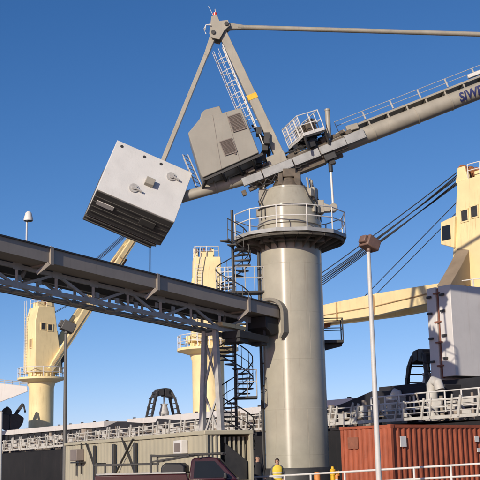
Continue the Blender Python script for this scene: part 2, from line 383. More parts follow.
# lettering wrapped on the tube
cu = bpy.data.curves.new('lettering', 'FONT'); cu.body = 'SIWERTELL'; cu.size = .56; cu.offset = .016; cu.shear = .22
tmp = bpy.data.objects.new('tmp', cu); COL.objects.link(tmp)
dg = bpy.context.evaluated_depsgraph_get(); me = bpy.data.meshes.new_from_object(tmp.evaluated_get(dg)); bpy.data.objects.remove(tmp)
bm = bmesh.new(); bm.from_mesh(me); bmesh.ops.triangulate(bm, faces=bm.faces); bmesh.ops.subdivide_edges(bm, edges=bm.edges, cuts=5, use_grid_fill=True)
o0 = bf(456.5)
for v_ in bm.verts:
    ang = (v_.co.y - .24) / TR
    v_.co = o0 + BA * (v_.co.x * .92) + (BN * math.cos(ang) + BC * math.sin(ang)) * (TR + .03) - ub
bm.to_mesh(me); bm.free(); me.materials.clear(); me.materials.append(M['blueink'])
lo = bpy.data.objects.new('lettering', me); COL.objects.link(lo); lo.parent = boom
# mast
mb0, mh = at(280, 157, CY), at(219.5, 27, CY)
t = MB(); t.taper(mb0, mh, .46, .44, .4, .34, up=V((0, -1, 0))); mast = t.build('mast', M['boom'], unl, bevel=.02)
t = MB(); t.box(bf(280, 0, .42), (.9, .75, .5), (BA, BN, BC)); t.build('mast_foot', M['boom'], mast, bevel=.03)
md, ms, mu = basis(mh - mb0, V((0, -1, 0)))
t = MB(); t.box(mb0 + md * ((mh - mb0).length * .45), (.26, .47, .425), (md, ms, mu)); t.build('yellow_band', M['yellow'], mast)
t = MB()
for yy in (-.3, .3):
    pl = [(209.5, 36), (211.5, 19), (217, 17), (219.5, 23.5), (228, 22.5), (230, 28), (224.5, 33), (219.5, 42), (211, 40)]
    t.prism([at(x, y, CY) + V((0, yy - .03, 0)) for x, y in pl], (0, .06, 0))
each(t, 'mast_head_plate', M['boom'], mast, .01)
t = MB()
for x, y in ((213.5, 35), (226.5, 26.5)): t.tube(at(x, y, CY) + V((0, -.4, 0)), at(x, y, CY) + V((0, .4, 0)), .1, n=20)
each(t, 'pivot_pin', M['dark'], mast)
t = MB(); t.tube(at(216, 16, CY), at(215, 9, CY), .02, n=6); t.tube(at(213, 15, CY), at(208.5, 6, CY), .012, n=6); each(t, 'aerial', M['white'], mast)
t = MB(); t.tube(at(215.3, 17, CY), at(215, 13, CY), .1, n=14); t.build('beacon', M['red'], mast)
t = MB(); hc = at(209, 27, CY)
t.path([at(206, 34, CY), at(204, 29, CY), at(206, 25, CY), at(211, 24, CY), at(213, 28, CY)], .025, 6); t.path([at(205, 30, 49.6), at(206, 25, 49.6), at(211, 25, 49.6)], .025, 6); each(t, 'head_guard', M['white'], mast)
# mast ladder with cage, on the rear side
t = MB(); l0, l1 = at(266, 152, CY), at(222.5, 46, CY); ld = (l1 - l0).normalized(); lo_ = V((-ld.z, 0, ld.x)).normalized() * 1
if lo_.x > 0: lo_ = -lo_
for yy in (-.22, .22): t.bar(l0 + V((0, yy, 0)), l1 + V((0, yy, 0)), .05, .05)
LL = (l1 - l0).length; k = 0
while k < LL: t.tube(l0 + ld * k + V((0, -.22, 0)), l0 + ld * k + V((0, .22, 0)), .015, n=6); k += .28
k = .0
while k < LL - .1:
    pts = [l0 + ld * k + V((0, .34 * math.cos(a), 0)) + lo_ * (.05 + .52 * math.sin(a)) for a in [R(x) for x in range(0, 181, 20)]]
    if k > .9: t.path(pts, .022, 5)
    k += .62
for a in (25, 60, 90, 120, 155):
    off = V((0, .34 * math.cos(R(a)), 0)) + lo_ * (.05 + .52 * math.sin(R(a))); t.tube(l0 + ld * 1.3 + off, l1 - ld * .15 + off, .013, n=5)
for k in range(9):
    q0 = l0 + ld * (.4 + k * .62); t.tube(q0, q0 - lo_ * .32, .02, n=5)
t.build('caged_ladder', M['white'], unl)
t = MB(); a0, a1 = at(185.5, 156, 50.4), at(199, 187, 50.4)
for yy in (-.25, .25): t.bar(a0 + V((-.12, yy, 0)), a1 + V((-.12, yy, 0)), .04, .04); t.bar(a0 + V((.12, yy, 0)), a1 + V((.12, yy, 0)), .04, .04)
for k in range(8):
    p_ = a0.lerp(a1, k / 7); t.tube(p_ + V((-.12, -.25, 0)), p_ + V((.12, .25, 0)), .016, n=5); t.tube(p_ + V((-.12, .25, 0)), p_ + V((-.12, -.25, 0)), .016, n=5)
t.build('rear_ladder', M['galv'], unl)
# tie rods
t = MB(); a, b_ = at(226.5, 26.8, CY), at(620, 38.5, 50.0)
t.tube(at(240, 27.2, CY), b_, .115, n=20); t.taper(at(224, 26.6, CY), at(241, 27.3, CY), .34, .32, .2, .2); t.tube(at(238, 27.1, CY), at(244, 27.4, CY), .15, .115, n=20)
t.tube(b_ + V((0, -.3, 0)), b_ + V((0, .3, 0)), .22, n=16); t.build('tie_rod', M['boom'], unl)
t = MB(); t.taper(b_ + V((.0, 0, .2)), bf(597, 0, 0), .5, .45, .6, .55, up=V((0, -1, 0))); t.build('head_frame', M['boom'], unl, bevel=.02)
t = MB(); t.taper(at(214.5, 33, CY), at(206, 56, CY), .3, .36, .2, .27, up=V((0, -1, 0))); t.taper(at(206.2, 55, CY), at(161, 166, CY), .2, .25, .2, .25, up=V((0, -1, 0))); t.build('rear_tie_rod', M['boom'], unl, bevel=.015)
# machine house
HY = 48.9
hp = [(188, 133), (199.5, 119), (239.5, 108), (241.5, 108.6), (259, 152.5), (203, 177.5), (201, 175)]
t = MB(); t.prism([at(x, y, HY) for x, y in hp], (0, 2.3, 0)); hs = t.build('machine_house', M['house'], unl, bevel=.03)
t = MB(); t.prism([at(x, y, HY + .25) for x, y in ((199, 122), (201.5, 112.5), (205, 109.5), (219.5, 105.8), (223.5, 116))], (0, 1.7, 0)); t.build('roof_hood', M['house'], hs, bevel=.03)
def louvre(qd, n):
    A, B, C_, D = [at(x, y, HY - .015) for x, y in qd]; t = MB(); t.prism([A, B, C_, D], (0, -.012, 0))
    for i in range(n):
        k = (i + .5) / n; a, b_ = A.lerp(D, k), B.lerp(C_, k); t.bar(a.lerp(b_, .03) + V((0, -.03, 0)), a.lerp(b_, .97) + V((0, -.03, 0)), .04, .012, up=V((0, -1, -.8)))
    for a, b_ in ((A, B), (B, C_), (C_, D), (D, A)): t.bar(a + V((0, -.02, 0)), b_ + V((0, -.02, 0)), .035, .035)
    t.build('louvre', M['louvre'], hs)
louvre([(227.5, 117), (240, 112.8), (246.5, 128), (233.5, 132)], 12); louvre([(219.5, 142), (231.5, 138.2), (237, 151.5), (225, 155.5)], 12)
t = MB()
for a, b_ in (((203, 119.2), (216, 175)), ((188.5, 133.5), (244, 113.5))): pass
for x in (.33, .66):
    a = at(199.5 + 40 * x, 119 - 11 * x, HY - .008); b_ = at(203 + 56 * x, 177.5 - 25 * x, HY - .008); t.bar(a, b_, .012, .014)
t.tube(at(235.5, 153.5, HY - .05), at(234.8, 153.7, HY + .1), .05, n=10)
t.build('panel_seam', M['louvre'], hs)
t = MB()
for yy in (.15, 2.1):
    t.bar(at(203, 179.4, HY) + V((0, yy, 0)), at(263, 153.0, HY) + V((0, yy, 0)), .14, .12)
    for x, y, x2, y2 in ((207, 178, 203, 189), (222, 172, 226, 182), (238, 165, 243, 176), (252, 159, 256, 171)): t.bar(at(x, y, HY) + V((0, yy, 0)), at(x2, y2, CY) + V((0, (yy - 1.1) * .25, 0)), .1, .12)
for x, y in ((210, 177), (224, 171), (240, 164), (255, 157.5)): t.bar(at(x, y, HY + .15), at(x, y, HY + 2.1), .12, .16)
for k in range(7): t.box(at(random.uniform(240, 268), 0, CY) * 0 + at(262 + random.uniform(-4, 5), 132 + k * 6, CY) + V((0, random.uniform(-.4, .4), 0)), (.25, .6, .32))
t.build('house_support', M['dark'], unl)
t = MB()
for k in range(4): t.path([at(252 + k * 2, 125 + 3 * k, CY + .2 * k), at(262 + k, 138, CY + .2 * k), at(267 + k, 152, CY + .2 * k), at(270, 163, CY + .2 * k)], .05, 6)
t.build('cable_loop', M['dark'], unl)
# operator's service basket on the boom
BR = R(16); ba = V((math.cos(BR), math.sin(BR), 0)); bnv = V((math.sin(BR), -math.cos(BR), 0)); bax = (ba * .94 + Z * .34).normalized(); bup = (Z - bax * Z.dot(bax)).normalized(); blat = -bnv
cN = at(304, 135, 49.0); LX, LY = 1.08, 2.2
E1, E2, E3 = cN + bax * LX, cN + blat * LY, cN + bax * LX + blat * LY
t = MB(); t.prism([cN - bup * .06, E1 - bup * .06, E3 - bup * .06, E2 - bup * .06], bup * .06)
for k in range(5): q0 = cN.lerp(E2, k / 4) - bup * .1; t.bar(q0, q0 + bax * LX, .08, .1, up=bup)
t.build('basket_floor', M['dark'], unl)
t = MB(); t.rail([E3, E1, cN, E2], .95, up=bup, r=.024, rails=(1, .5, .06), gap=.55)
for k in range(14):
    q0 = cN.lerp(E2, k / 14); t.bar(q0, q0 + bup * .95, .05, .012, up=bax)
for q0, q1 in ((cN, E1), (cN, E2)): t.bar(q0 + bup * .02, q1 + bup * .02, .02, .16, up=bup)
t.build('basket_railing', M['white'], unl)
t = MB(); t.box(cN + bax * .62 + blat * .5 + bup * .35, (.5, .5, .5), (bax, blat, bup)); t.box(cN + bax * .3 + blat * .9 + bup * .3, (.4, .5, .6), (bax, blat, bup)); t.tube(cN + bax * .75 + blat * .3 + bup * .5, cN + bax * .75 + blat * .5 + bup * .55, .2, n=14); t.build('winch', M['brown'], unl, bevel=.03)
t = MB()
for k in range(16): t.box(cN + bax * random.uniform(-.1, 1.4) + blat * random.uniform(.2, 2) - bup * random.uniform(.15, .6), (random.uniform(.15, .4), random.uniform(.15, .4), random.uniform(.12, .3)), (bax, blat, bup))
for q0 in (cN, E1, E2, E3): t.bar(q0 - bup * .05, q0 - bup * .75 + blat * .1, .09, .09)
t.build('basket_support', M['dark'], unl)
# luffing cylinder
t = MB(); ca, cb = at(330, 158, 49.7), at(333.3, 208, 49.6); cm = ca.lerp(cb, .28)
t.tube(ca, cm, .1, n=16); t.box(ca + V((0, 0, .02)), (.55, .5, .3), (BA, BN, BC)); t.box(ca + BC * -.22, (.3, .3, .25), (BA, BN, BC)); t.build('cylinder_barrel', M['dark'], unl, bevel=.02)
t = MB(); t.tube(cm, cb, .055, n=16); t.build('cylinder_rod', M['white'], unl)
t = MB(); t.tube(cb + V((0, -.2, 0)), cb + V((0, .2, 0)), .19, n=20); t.taper(CB + V((1.0, -.25, z1 + .05)), cb + V((-.1, 0, -.05)), .5, .6, .3, .28); t.box(CB + V((1.35, -.3, z1 - .02)), (.5, .5, .6)); t.build('cylinder_bracket', M['boom'], unl, bevel=.02)
# counterweight
cc0 = at(145.7, 180.7, 49.0)
vf = (cc0 - EYE).normalized(); ex = (RGT - vf * RGT.dot(vf)).normalized(); ey = ex.cross(vf).normalized(); ez = -vf
u2 = (ex * .929 - ey * .37).normalized(); v2 = (ez.cross(u2)).normalized()        # v2 is image up
if v2.dot(ey) < 0: v2 = -v2
PH = R(33); cn = (ez * math.cos(PH) + v2 * math.sin(PH)).normalized(); cv = (v2 * math.cos(PH) - ez * math.sin(PH)).normalized(); cu_ = u2
# slight turn so a sliver of the left end shows
rot = Matrix.Rotation(R(3.2), 3, cv); cn, cu_ = rot @ cn, rot @ cu_
pm = (cc0 - EYE).length / F_PX
WU, WV, WD = 82.5 * pm, 52.5 * pm / math.cos(PH), 2.95
def cw(a, b_, d_): return cc0 + cu_ * (a * WU) + cv * (b_ * WV) - cn * d_
t = MB(); t.box(cw(0, 0, WD / 2 - .25), (WU, WV, WD - .5), (cu_, cv, cn))
cwt = t.build('counterweight', M['concrete'], unl, bevel=.02)
t = MB()
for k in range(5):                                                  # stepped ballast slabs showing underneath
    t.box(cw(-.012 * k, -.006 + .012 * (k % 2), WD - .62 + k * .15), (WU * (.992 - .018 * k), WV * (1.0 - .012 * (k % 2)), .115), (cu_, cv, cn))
t.box(cw(0, -.5, 1.2) - cv * .015, (WU * .985, .04, 2.25), (cu_, cv, cn))  # dark sheet across the underside, its shade put into the colour
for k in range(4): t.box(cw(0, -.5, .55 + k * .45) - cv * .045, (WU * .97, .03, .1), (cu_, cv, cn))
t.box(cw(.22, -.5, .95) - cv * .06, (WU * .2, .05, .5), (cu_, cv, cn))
t.build('ballast_slab_and_shade', M['slab'], cwt, bevel=.012)
t = MB(); t.box(cw(-.33, -.5, .95) - cv * .065, (WU * .22, .03, .34), (cu_, cv, cn)); t.build('patch_plate', M['leaf'], cwt)
t = MB(); t.box(cw(.05, -.02, -.12), (.42, .36, .26), (cu_, cv, cn)); t.build('lifting_block', M['boom'], cwt, bevel=.02)
for a, b_ in ((.27, .26), (-.1, -.22)):
    t = MB(); t.tube(cw(a, b_, .02), cw(a, b_, -.06), .22, n=20); t.tube(cw(a, b_, -.05), cw(a, b_, -.13), .12, n=14); t.bar(cw(a, b_, -.1) - cu_ * .05, cw(a, b_, -.1) + cu_ * .4 - cv * .06, .07, .1, up=cn)
    t.build('tie_bolt', M['galv'], cwt)
t = MB()
for a, b_ in ((-.42, .42), (-.12, .41), (.1, .41)): t.tube(cw(a, b_, .01), cw(a, b_, -.012), .075, n=14)
each(t, 'bolt_hole', M['dark'], cwt)

# ------------------------------------------------------------------ spiral staircase
sb = at(236.8, 440, 49.3); SB = V((sb.x, sb.y, 0)); SRd = .8
spi = thing('spiral_staircase', 'dark steel spiral staircase winding up beside the column to its platform', 'staircase', SB)
t = MB(); t.tube(SB, SB + Z * (ZR + 1.3), .065, n=12); t.build('pole', M['dark'], spi)
rise = .205; n = int(ZR / rise); t = MB(); hr = []; A0 = R(-60); DA = R(-27)
for i in range(n):
    a = A0 + DA * i; z = (i + 1) * rise; u = V((math.cos(a), math.sin(a), 0)); u1 = V((math.cos(a + DA * 1.1), math.sin(a + DA * 1.1), 0))
    t.prism([SB + u * .06 + Z * z, SB + u * SRd + Z * z, SB + u1 * SRd + Z * z, SB + u1 * .06 + Z * z], (0, 0, -.065))
    hr.append(SB + u * SRd + Z * (z + .95))
t.build('tread', M['dark'], spi)
t = MB(); t.path(hr, .026, 6); t.path([p_ - Z * .48 for p_ in hr], .018, 5)
for p_ in hr: t.tube(p_, p_ - Z * .95, .016, n=5)
t.path([p_ - Z * .92 for p_ in hr], .03, 5)
t.build('handrail', M['dark'], spi)
zl = 9.25
t = MB(); t.span((SB.x - .75, SB.y + .0, zl - .08), (SB.x + 1.5, SB.y + .9, zl)); zl2 = 4.5; t.span((SB.x - .1, SB.y - .75, zl2 - .08), (SB.x + .95, SB.y + .5, zl2)); each(t, 'landing', M['dark'], spi)
t = MB(); t.rail([(SB.x - .75, SB.y + .9, zl), (SB.x - .75, SB.y, zl), (SB.x - .05, SB.y, zl)], 1.1, r=.02, rails=(1, .8, .6, .4, .2), gap=.18)
t.build('landing_grid_rail', M['white'], spi)
t = MB(); t.rail([(SB.x + .1, SB.y + .02, zl), (SB.x + 1.4, SB.y + .02, zl)], 1.1, r=.022, gap=.42); t.rail([(SB.x + .1, SB.y - .74, zl2), (SB.x + .93, SB.y - .74, zl2), (SB.x + .93, SB.y + .48, zl2)], 1.15, r=.02, gap=.42)
t.tube((SB.x - .75, SB.y + .8, zl), (SB.x - .75, SB.y + .8, 0), .05, n=8)
t.build('landing_railing', M['galv'], spi)

# ------------------------------------------------------------------ conveyor
cl = CONV_L - CA * 4
cvy = thing('conveyor_bridge', 'long dark brown enclosed conveyor bridge on a grey lattice truss running into the column', 'conveyor', V((cl.x, cl.y, 0)))
def cf(s, u, z): return CONV_L + CA * s + CN * u + Z * z      # s along, u towards the near side, z above the casing floor
BT, BB, CW = .52, 0., 1.2
t = MB(); t.box(cf((CLEN - 4) / 2, -CW / 2, (BT + BB) / 2), (CLEN + 4, CW, BT - BB), (CA, CN, Z)); t.build('casing', M['conv'], cvy)
for u in (.02, -CW - .02):
    t = MB(); t.box(cf((CLEN - 4) / 2, u, BT + .02), (CLEN + 4, .09, .05), (CA, CN, Z)); t.build('top_lip', M['dark'], cvy)
for xp in (50, 158, 249):
    hit = on_plane(xp, 280, cf(0, 0, 0), CN); q = (hit - CONV_L).dot(CA)   # distance along where this seam sits
    t = MB(); t.box(cf(q, -CW / 2, BT / 2), (.16, CW + .14, BT + .14), (CA, CN, Z)); t.build('seam_flange', M['conv'], cvy, bevel=.01)
    for u, u2 in ((.02, -.25), (-CW, -CW + .2)):
        t = MB(); t.bar(cf(q - .1, u, -.03), cf(q - .45, u2, -.42), .1, .14); t.build('hanger', M['conv'], cvy, bevel=.01)
t = MB(); U1, U2, ZT, ZB = -.98, -2.0, -.12, -.78; s0, s1 = -4., CLEN - 1.1
for u in (U1, U2):
    for z in (ZT, ZB): t.bar(cf(s0, u, z), cf(s1, u, z), .12, .15)
NB = 10; bay = (s1 - s0) / NB
for i in range(NB + 1):
    q = s0 + bay * i
    for u in (U1, U2):
        t.bar(cf(q, u, ZT), cf(q, u, ZB), .1, .1)
        for z in (ZT, ZB): t.box(cf(q, u + .055, z), (.42, .014, .26), (CA, CN, Z))
        if i < NB: t.bar(cf(q + .1, u, ZB if i % 2 else ZT), cf(q + bay - .1, u, ZT if i % 2 else ZB), .08, .1)
    t.bar(cf(q, U1, ZB), cf(q, U2, ZB), .08, .08); t.bar(cf(q, U1, ZT), cf(q, U2, ZT), .08, .08)
    if i < NB: t.bar(cf(q, U1, ZB), cf(q + bay, U2, ZB), .06, .06)
t.build('truss', M['galv'], cvy)
q = s0 + .5
while q < s1:                                                       # roller brackets fixed inside the truss
    t = MB(); t.box(cf(q, U1 - .1, ZB + random.choice((.25, .3, .42))), (.17, .07, .2), (CA, CN, Z)); t.build('idler_bracket', M['galv'], cvy); q += random.uniform(.9, 1.5)
t = MB(); t.box(cf((s0 + s1) / 2, -1.72, ZT - .02), (s1 - s0, 1.35, .1), (CA, CN, Z)); t.build('return_tray', M['belt'], cvy)
t = MB(); q = s0
while q < s1 - 1:
    t.box(cf(q + .3, -1.85, ZB - .03), (random.uniform(.25, .7), random.uniform(.2, .4), .03), (CA, CN, Z)); q += random.uniform(.7, 1.1)
g_ = t.build('walkway_grating', M['galv'], cvy); g_['kind'] = 'stuff'
t = MB(); t.box(cf((s0 + s1) / 2, -2.12, ZB + .02), (s1 - s0, .1, .2), (CA, CN, Z)); t.build('cable_tray', M['belt'], cvy)
t = MB(); t.prism([cf(CLEN - .85, -.12, -.02), cf(CLEN + .1, -.12, -.02), cf(CLEN + .1, -.12, -.62), cf(CLEN - .35, -.12, -.78), cf(CLEN - .85, -.12, -.5)], CN * -1.1); ch = t.build('discharge_chute', M['belt'], cvy, bevel=.02)
t = MB(); t.box(cf(CLEN - 1.5, -.75, -1.0), (2.0, 1.0, .3), (CA, CN, Z)); t.box(cf(CLEN - 2.1, -.75, -1.22), (.6, .8, .18), (CA, CN, Z)); t.box(cf(CLEN - .75, -.6, -1.2), (.4, .6, .16), (CA, CN, Z)); t.bar(cf(CLEN - .6, -.4, -.5), cf(CLEN - .6, -.4, -1), .12, .12); t.build('drip_tray', M['belt'], cvy, bevel=.02)
t = MB(); t.box(cf(CLEN - 2.3, -.9, -.62), (1.6, .4, .16), (CA, CN, Z)); t.build('end_beam', M['cream'], cvy)

# trestle
ts = (on_plane(209, 338, cf(0, -1.45, ZB), CN) - CONV_L).dot(CA)
TT = cf(ts, -1.45, ZB - .07); TB = V((TT.x, TT.y, 0)); TH = TT.z
tre = thing('trestle', 'tall grey steel trestle with crossed braces holding up the conveyor bridge', 'trestle', TB)
def legp(sg, side, k):                                              # k 0 ground, 1 top
    w_ = .30 + (1 - k) * .36; return TB + CN * (sg * w_) + CA * (side * (.1 + (1 - k) * .12)) + Z * TH * k
for sg in (-1, 1):
    t = MB(); t.taper(legp(sg, 0, 0), legp(sg, 0, 1), .24, .24, .2, .2, up=CN); t.build('leg', M['galv'], tre, bevel=.01)
t = MB()
for a, b_ in ((.35, .64), (.64, .95)):
    t.bar(legp(-1, 0, a), legp(1, 0, b_), .06, .08); t.bar(legp(1, .3, a), legp(-1, .3, b_), .06, .08)
for a in (.35, .98): t.bar(legp(-1, 0, a), legp(1, 0, a), .1, .12)
t.bar(legp(-1, 0, .02), legp(1, 0, .35), .07, .08); t.bar(legp(1, .3, .02), legp(-1, .3, .35), .07, .08)
t.build('cross_brace', M['galv'], tre)
# small lamp standing on the conveyor
gl = at(31.5, 243, 38.7); gt = at(33.5, 219, 38.7)
gs = (gl - CONV_L).dot(CA); gb = cf(gs, -CW + .1, BT)
lam = thing('gallery_lamp', 'small white hooded lamp on a thin pole rising from the conveyor bridge', 'lamp', gb)
topz = gt.z
t = MB(); t.tube(gb, V((gb.x, gb.y, topz)), .032, n=8); t.box(gb + Z * .03, (.16, .16, .06)); t.build('pole', M['white'], lam)
t = MB(); h0 = V((gb.x, gb.y, topz)); t.lathe([(.05, -.05), (.17, -.04), (.17, .02), (.13, .16), (.11, .24), (.05, .3)], h0 + V((.06, -.02, 0)), 20); t.build('lamp_hood', M['white'], lam)
t = MB(); t.lathe([(.09, -.075), (.15, -.06), (.15, -.045)], h0 + V((.06, -.02, 0)), 16); t.build('lens', M['glass'], lam)

# ------------------------------------------------------------------ lamp posts
def lamp_post(base, h, mat, hmat, label, r, head, turn):
    o = thing('lamp_post', label, 'lamp post', base, 'floodlight posts on the quay'); base = V(base)
    t = MB(); t.tube(base, base + Z * h, r, r * .68, n=20); t.lathe([(r * 2, 0), (r * 2, .03), (r * 1.3, .04), (r * 1.2, .25)], base, 20); t.build('pole', mat, o)
    d_ = V((math.cos(turn), math.sin(turn), 0)); _, sd, _ = basis(d_); dd = (d_ - Z * .45).normalized(); uu = (Z - dd * Z.dot(dd)).normalized(); sd = dd.cross(uu)
    c0 = base + Z * (h + head * .55) + d_ * head * .15
    t = MB(); t.box(c0, (head * 1.0, head * .95, head * .75), (dd, sd, uu)); t.box(c0 - dd * head * .6, (head * .25, head * .6, head * .5), (dd, sd, uu)); t.tube(base + Z * h, c0, r * .8, n=10); hh = t.build('floodlight', hmat, o, bevel=.03)
    t = MB(); t.box(c0 + dd * head * .505, (head * .03, head * .8, head * .6), (dd, sd, uu)); t.build('lens', M['glass'], hh)
    return o
g = at(379, 480, 32); tp = at(368.3, 252, 32)
lamp_post((g.x, 32, 0), tp.z, M['polegrey'], M['lampbrown'], 'pale grey lamp post with boxy brown floodlight standing before the rust red container', .086, .46, R(35))
g = at(65, 440, 61); tp = at(65, 334, 61)
lamp_post((g.x, 61, 0), tp.z, M['poledark'], M['poledark'], 'dark lamp post with black floodlight rising in front of the yellow ship crane', .13, .72, R(20))
g = at(.6, 450, 40); gt = at(.6, 413, 40)
o = thing('marker_pole', 'slim pale pole at the very edge of the photo beside the dark hull', 'pole', (g.x, 40, 0))
t = MB(); t.tube((g.x, 40, 0), (g.x, 40, gt.z), .06, .05, n=14); t.lathe([(.12, 0), (.12, .03), (.07, .04)], (g.x, 40, 0), 14); t.build('pole', M['polegrey'], o)
t = MB(); t.lathe([(.055, 0), (.06, .02), (.03, .06)], (g.x, 40, gt.z), 14); t.build('cap', M['polegrey'], o)

# ------------------------------------------------------------------ ship
def tz(q, z): return z + .0118 * min(0, q - 20)
shp = thing('bulk_carrier', 'bulk carrier moored behind the quay, black hull with white bulwark frames along its deck', 'ship', ship(0, 0, -2.6))
pl = [(-72, 3), (-64, .4), (-58, 0), (70, 0), (78, .8), (90, 6), (96, 11), (90, 16), (78, 21.2), (70, 22), (-58, 22), (-64, 21.6), (-72, 19)]
t = MB(); n = len(pl)
t.add([ship(a, b_, -5) for a, b_ in pl] + [ship(a, b_, tz(a, 3.55)) for a, b_ in pl], [tuple(range(n)), tuple(range(2 * n - 1, n - 1, -1))] + [(i, (i + 1) % n, n + (i + 1) % n, n + i) for i in range(n)]); t.build('hull', M['hullc'], shp)
t = MB(); t.add([ship(a * .998, 11 + (b_ - 11) * .98, tz(a, 3.58)) for a, b_ in pl], [tuple(range(n))]); t.build('main_deck', M['deck'], shp)
t = MB()
for a, e in ((-58, 20), (20, 70)):
    for z, h in ((3.64, .16), (4.46, .06), (4.2, .045), (3.92, .045)): t.bar(ship(a, .15, tz(a, z)), ship(e, .15, tz(e, z)), .06, h)
q = -58
while q < 70:
    if random.random() < .9:
        for z in (3.82, 4.05, 4.33):
            if random.random() < .6: e = random.uniform(.3, .9); t.bar(ship(q + .1, .16, tz(q, z)), ship(q + .1 + e, .16, tz(q, z)), .05, random.uniform(.1, .24))
    q += random.uniform(.8, 1.2)
t.build('bulwark', M['shipwhite'], shp)
t = MB(); q = -58; k = 0
while q < 70:
    lean = random.choice((.18, .25, .32)); o_ = tz(q, 0)
    t.bar(ship(q, .1, o_ + 3.62), ship(q + lean, .1, o_ + 4.5 + random.choice((.05, .12, .2))), .08, random.choice((.07, .1, .14)), up=SD)
    if k % 2 == 0: t.bar(ship(q + .5, .9, o_ + 3.62), ship(q + .3, .2, o_ + 4.4), .08, .1, up=SD)
    q += (1.35 if k % 2 else .42) + random.uniform(-.12, .2); k += 1
bw = t.build('bulwark_stay', M['shipwhite'], shp); bw['kind'] = 'stuff'
t = MB(); random.seed(21)
for k in range(150):                                                # bitts, pipes, lockers and fittings along the deck edge
    q = random.uniform(-50, 45); u = random.uniform(.9, 3.6); z0 = tz(q, 3.58); hgt = random.choice((.3, .5, .7, .9, 1.3)); w_ = random.uniform(.12, .6)
    kind = random.random()
    if kind < .4: t.tube(ship(q, u, z0), ship(q, u, z0 + hgt), w_ * .3, n=10)
    elif kind < .7: t.box(ship(q, u, z0 + hgt / 2), (w_ * 1.5, w_, hgt), (SD, ST, Z))
    elif kind < .85: t.path([ship(q, u, z0), ship(q, u, z0 + hgt), ship(q + w_, u, z0 + hgt + .1), ship(q + w_ * 2, u, z0)], .05, 6)
    else: t.bar(ship(q, u, z0), ship(q + random.uniform(-.8, .8), u, z0 + 1.2), .06, .06)
for u, z in ((3.9, .5), (4.1, .8)): t.path([ship(-55, u, tz(-55, 3.6 + z)), ship(20, u, 3.6 + z), ship(60, u, 3.6 + z)], .07, 8)
fit = t.build('deck_fittings', M['fitting'], shp); fit['kind'] = 'stuff'
# higher deck handrail near the right
hrp = [on_ship(x, y, 1.6) for x, y in ((372, 421), (430, 416.5), (480, 413.5), (520, 411))]
t = MB(); t.rail([V((p_.x, p_.y, 3.95)) for p_ in hrp], 1.05, r=.04, rails=(1, .62, .25), gap=1.15); t.build('deck_railing', M['white'], shp)
def hatch(s_a, s_b, label):
    o = thing('hatch', label, 'cargo hatch', ship((s_a + s_b) / 2, 11, 3.6), 'cargo hatches along the deck')
    t = MB(); t.box(ship((s_a + s_b) / 2, 11, 3.8), (s_b - s_a, 12.6, 2.1), (SD, ST, Z)); s = s_a + .4
    while s < s_b: t.bar(ship(s, 4.62, 3.6), ship(s, 4.62, 4.85), .12, .1, up=SD); s += 1.6
    t.build('coaming', M['navy'], o)
    t = MB(); n = 5
    for i in range(n): a, e = s_a + (s_b - s_a) * i / n, s_a + (s_b - s_a) * (i + 1) / n; t.box(ship((a + e) / 2, 11, 5.1), (e - a - .04, 12.9, .46), (SD, ST, Z))
    t.build('cover', M['leaf'], o, bevel=.02)
    t = MB(); s = s_a + .6
    while s < s_b: t.box(ship(s, 4.9, 5.38), (.16, .2, .12), (SD, ST, Z)); s += 2.4
    each(t, 'cleat', M['dark'], o)
    return o
hatch(-56, -7.3, 'long white topped cargo hatch below the farthest yellow crane')
hatch(-3.2, 11.0, 'white topped cargo hatch beneath the middle crane and the black grab')
hatch(12.2, 25.5, 'white topped cargo hatch just right of the column')
def wedge(pts, t0, th, label):
    q_ = [on_ship(x, y, t0) for x, y in pts]
    o = MB().prism(q_, ST * th).build('hatch_leaf', M['navy'], None, .03, origin=q_[0]); return tag(o, label, 'hatch cover', 'dark raised hatch leaves')
wedge([(62, 437.5), (100, 429), (117, 421.5), (124, 422), (140, 423), (140, 434)], 4.3, 4., 'dark hatch leaf sloping up to a peak between the farthest crane and the black grab')
wedge([(154, 427), (157, 418.5), (170, 419.5), (225, 422.5), (225, 428)], 4.3, 3., 'long low dark hatch leaf under the standing black grab')
wedge([(322, 411), (345, 402.5), (372, 391), (384, 391.5), (428, 385), (445, 384), (445, 412), (322, 417)], 4.2, 5., 'broad dark hatch leaf with a pitched top behind the right lamp post')
# upright hatch covers, right
hb = on_ship(431, 381, 5.2); hs_ = (hb - SO).dot(SD)
zt = on_ship(431, 288, 5.2).z
def upleaf(s_a, th, t0, t1, z0, z1_, label):
    o = thing('upright_hatch_cover', label, 'hatch cover', ship(s_a, t0, z0), 'hatch covers folded upright')
    t = MB(); t.box(ship(s_a + th / 2, (t0 + t1) / 2, (z0 + z1_) / 2), (th, t1 - t0, z1_ - z0), (SD, ST, Z)); t.build('plate', M['leaf'], o, bevel=.03)
    t = MB()
    for z in (.2, .45, .72, .9): t.box(ship(s_a + th * .35, t0 - .06, z0 + (z1_ - z0) * z), (.3, .14, .12), (SD, ST, Z))
    each(t, 'hinge_lug', M['dark'], o)
    return o
upleaf(hs_ + .02, .72, 5.2, 16.5, hb.z, zt, 'white folded hatch cover standing upright, the farther of the pair under the right crane')
hb2 = upleaf(hs_ + .98, .95, 5.2, 16.5, hb.z + .15, zt - .0, 'white folded hatch cover standing upright with its broad shaded face showing, nearer of the pair')
t = MB(); t.box(ship(hs_ + .86, 5.35, (hb.z + zt) / 2), (.1, .2, zt - hb.z - .2), (SD, ST, Z)); 
for z in (.15, .4, .62, .93): t.box(ship(hs_ + .86, 5.18, hb.z + (zt - hb.z) * z), (.5, .12, .08), (SD, ST, Z))
t.build('rusty_link', M['patch'], hb2)
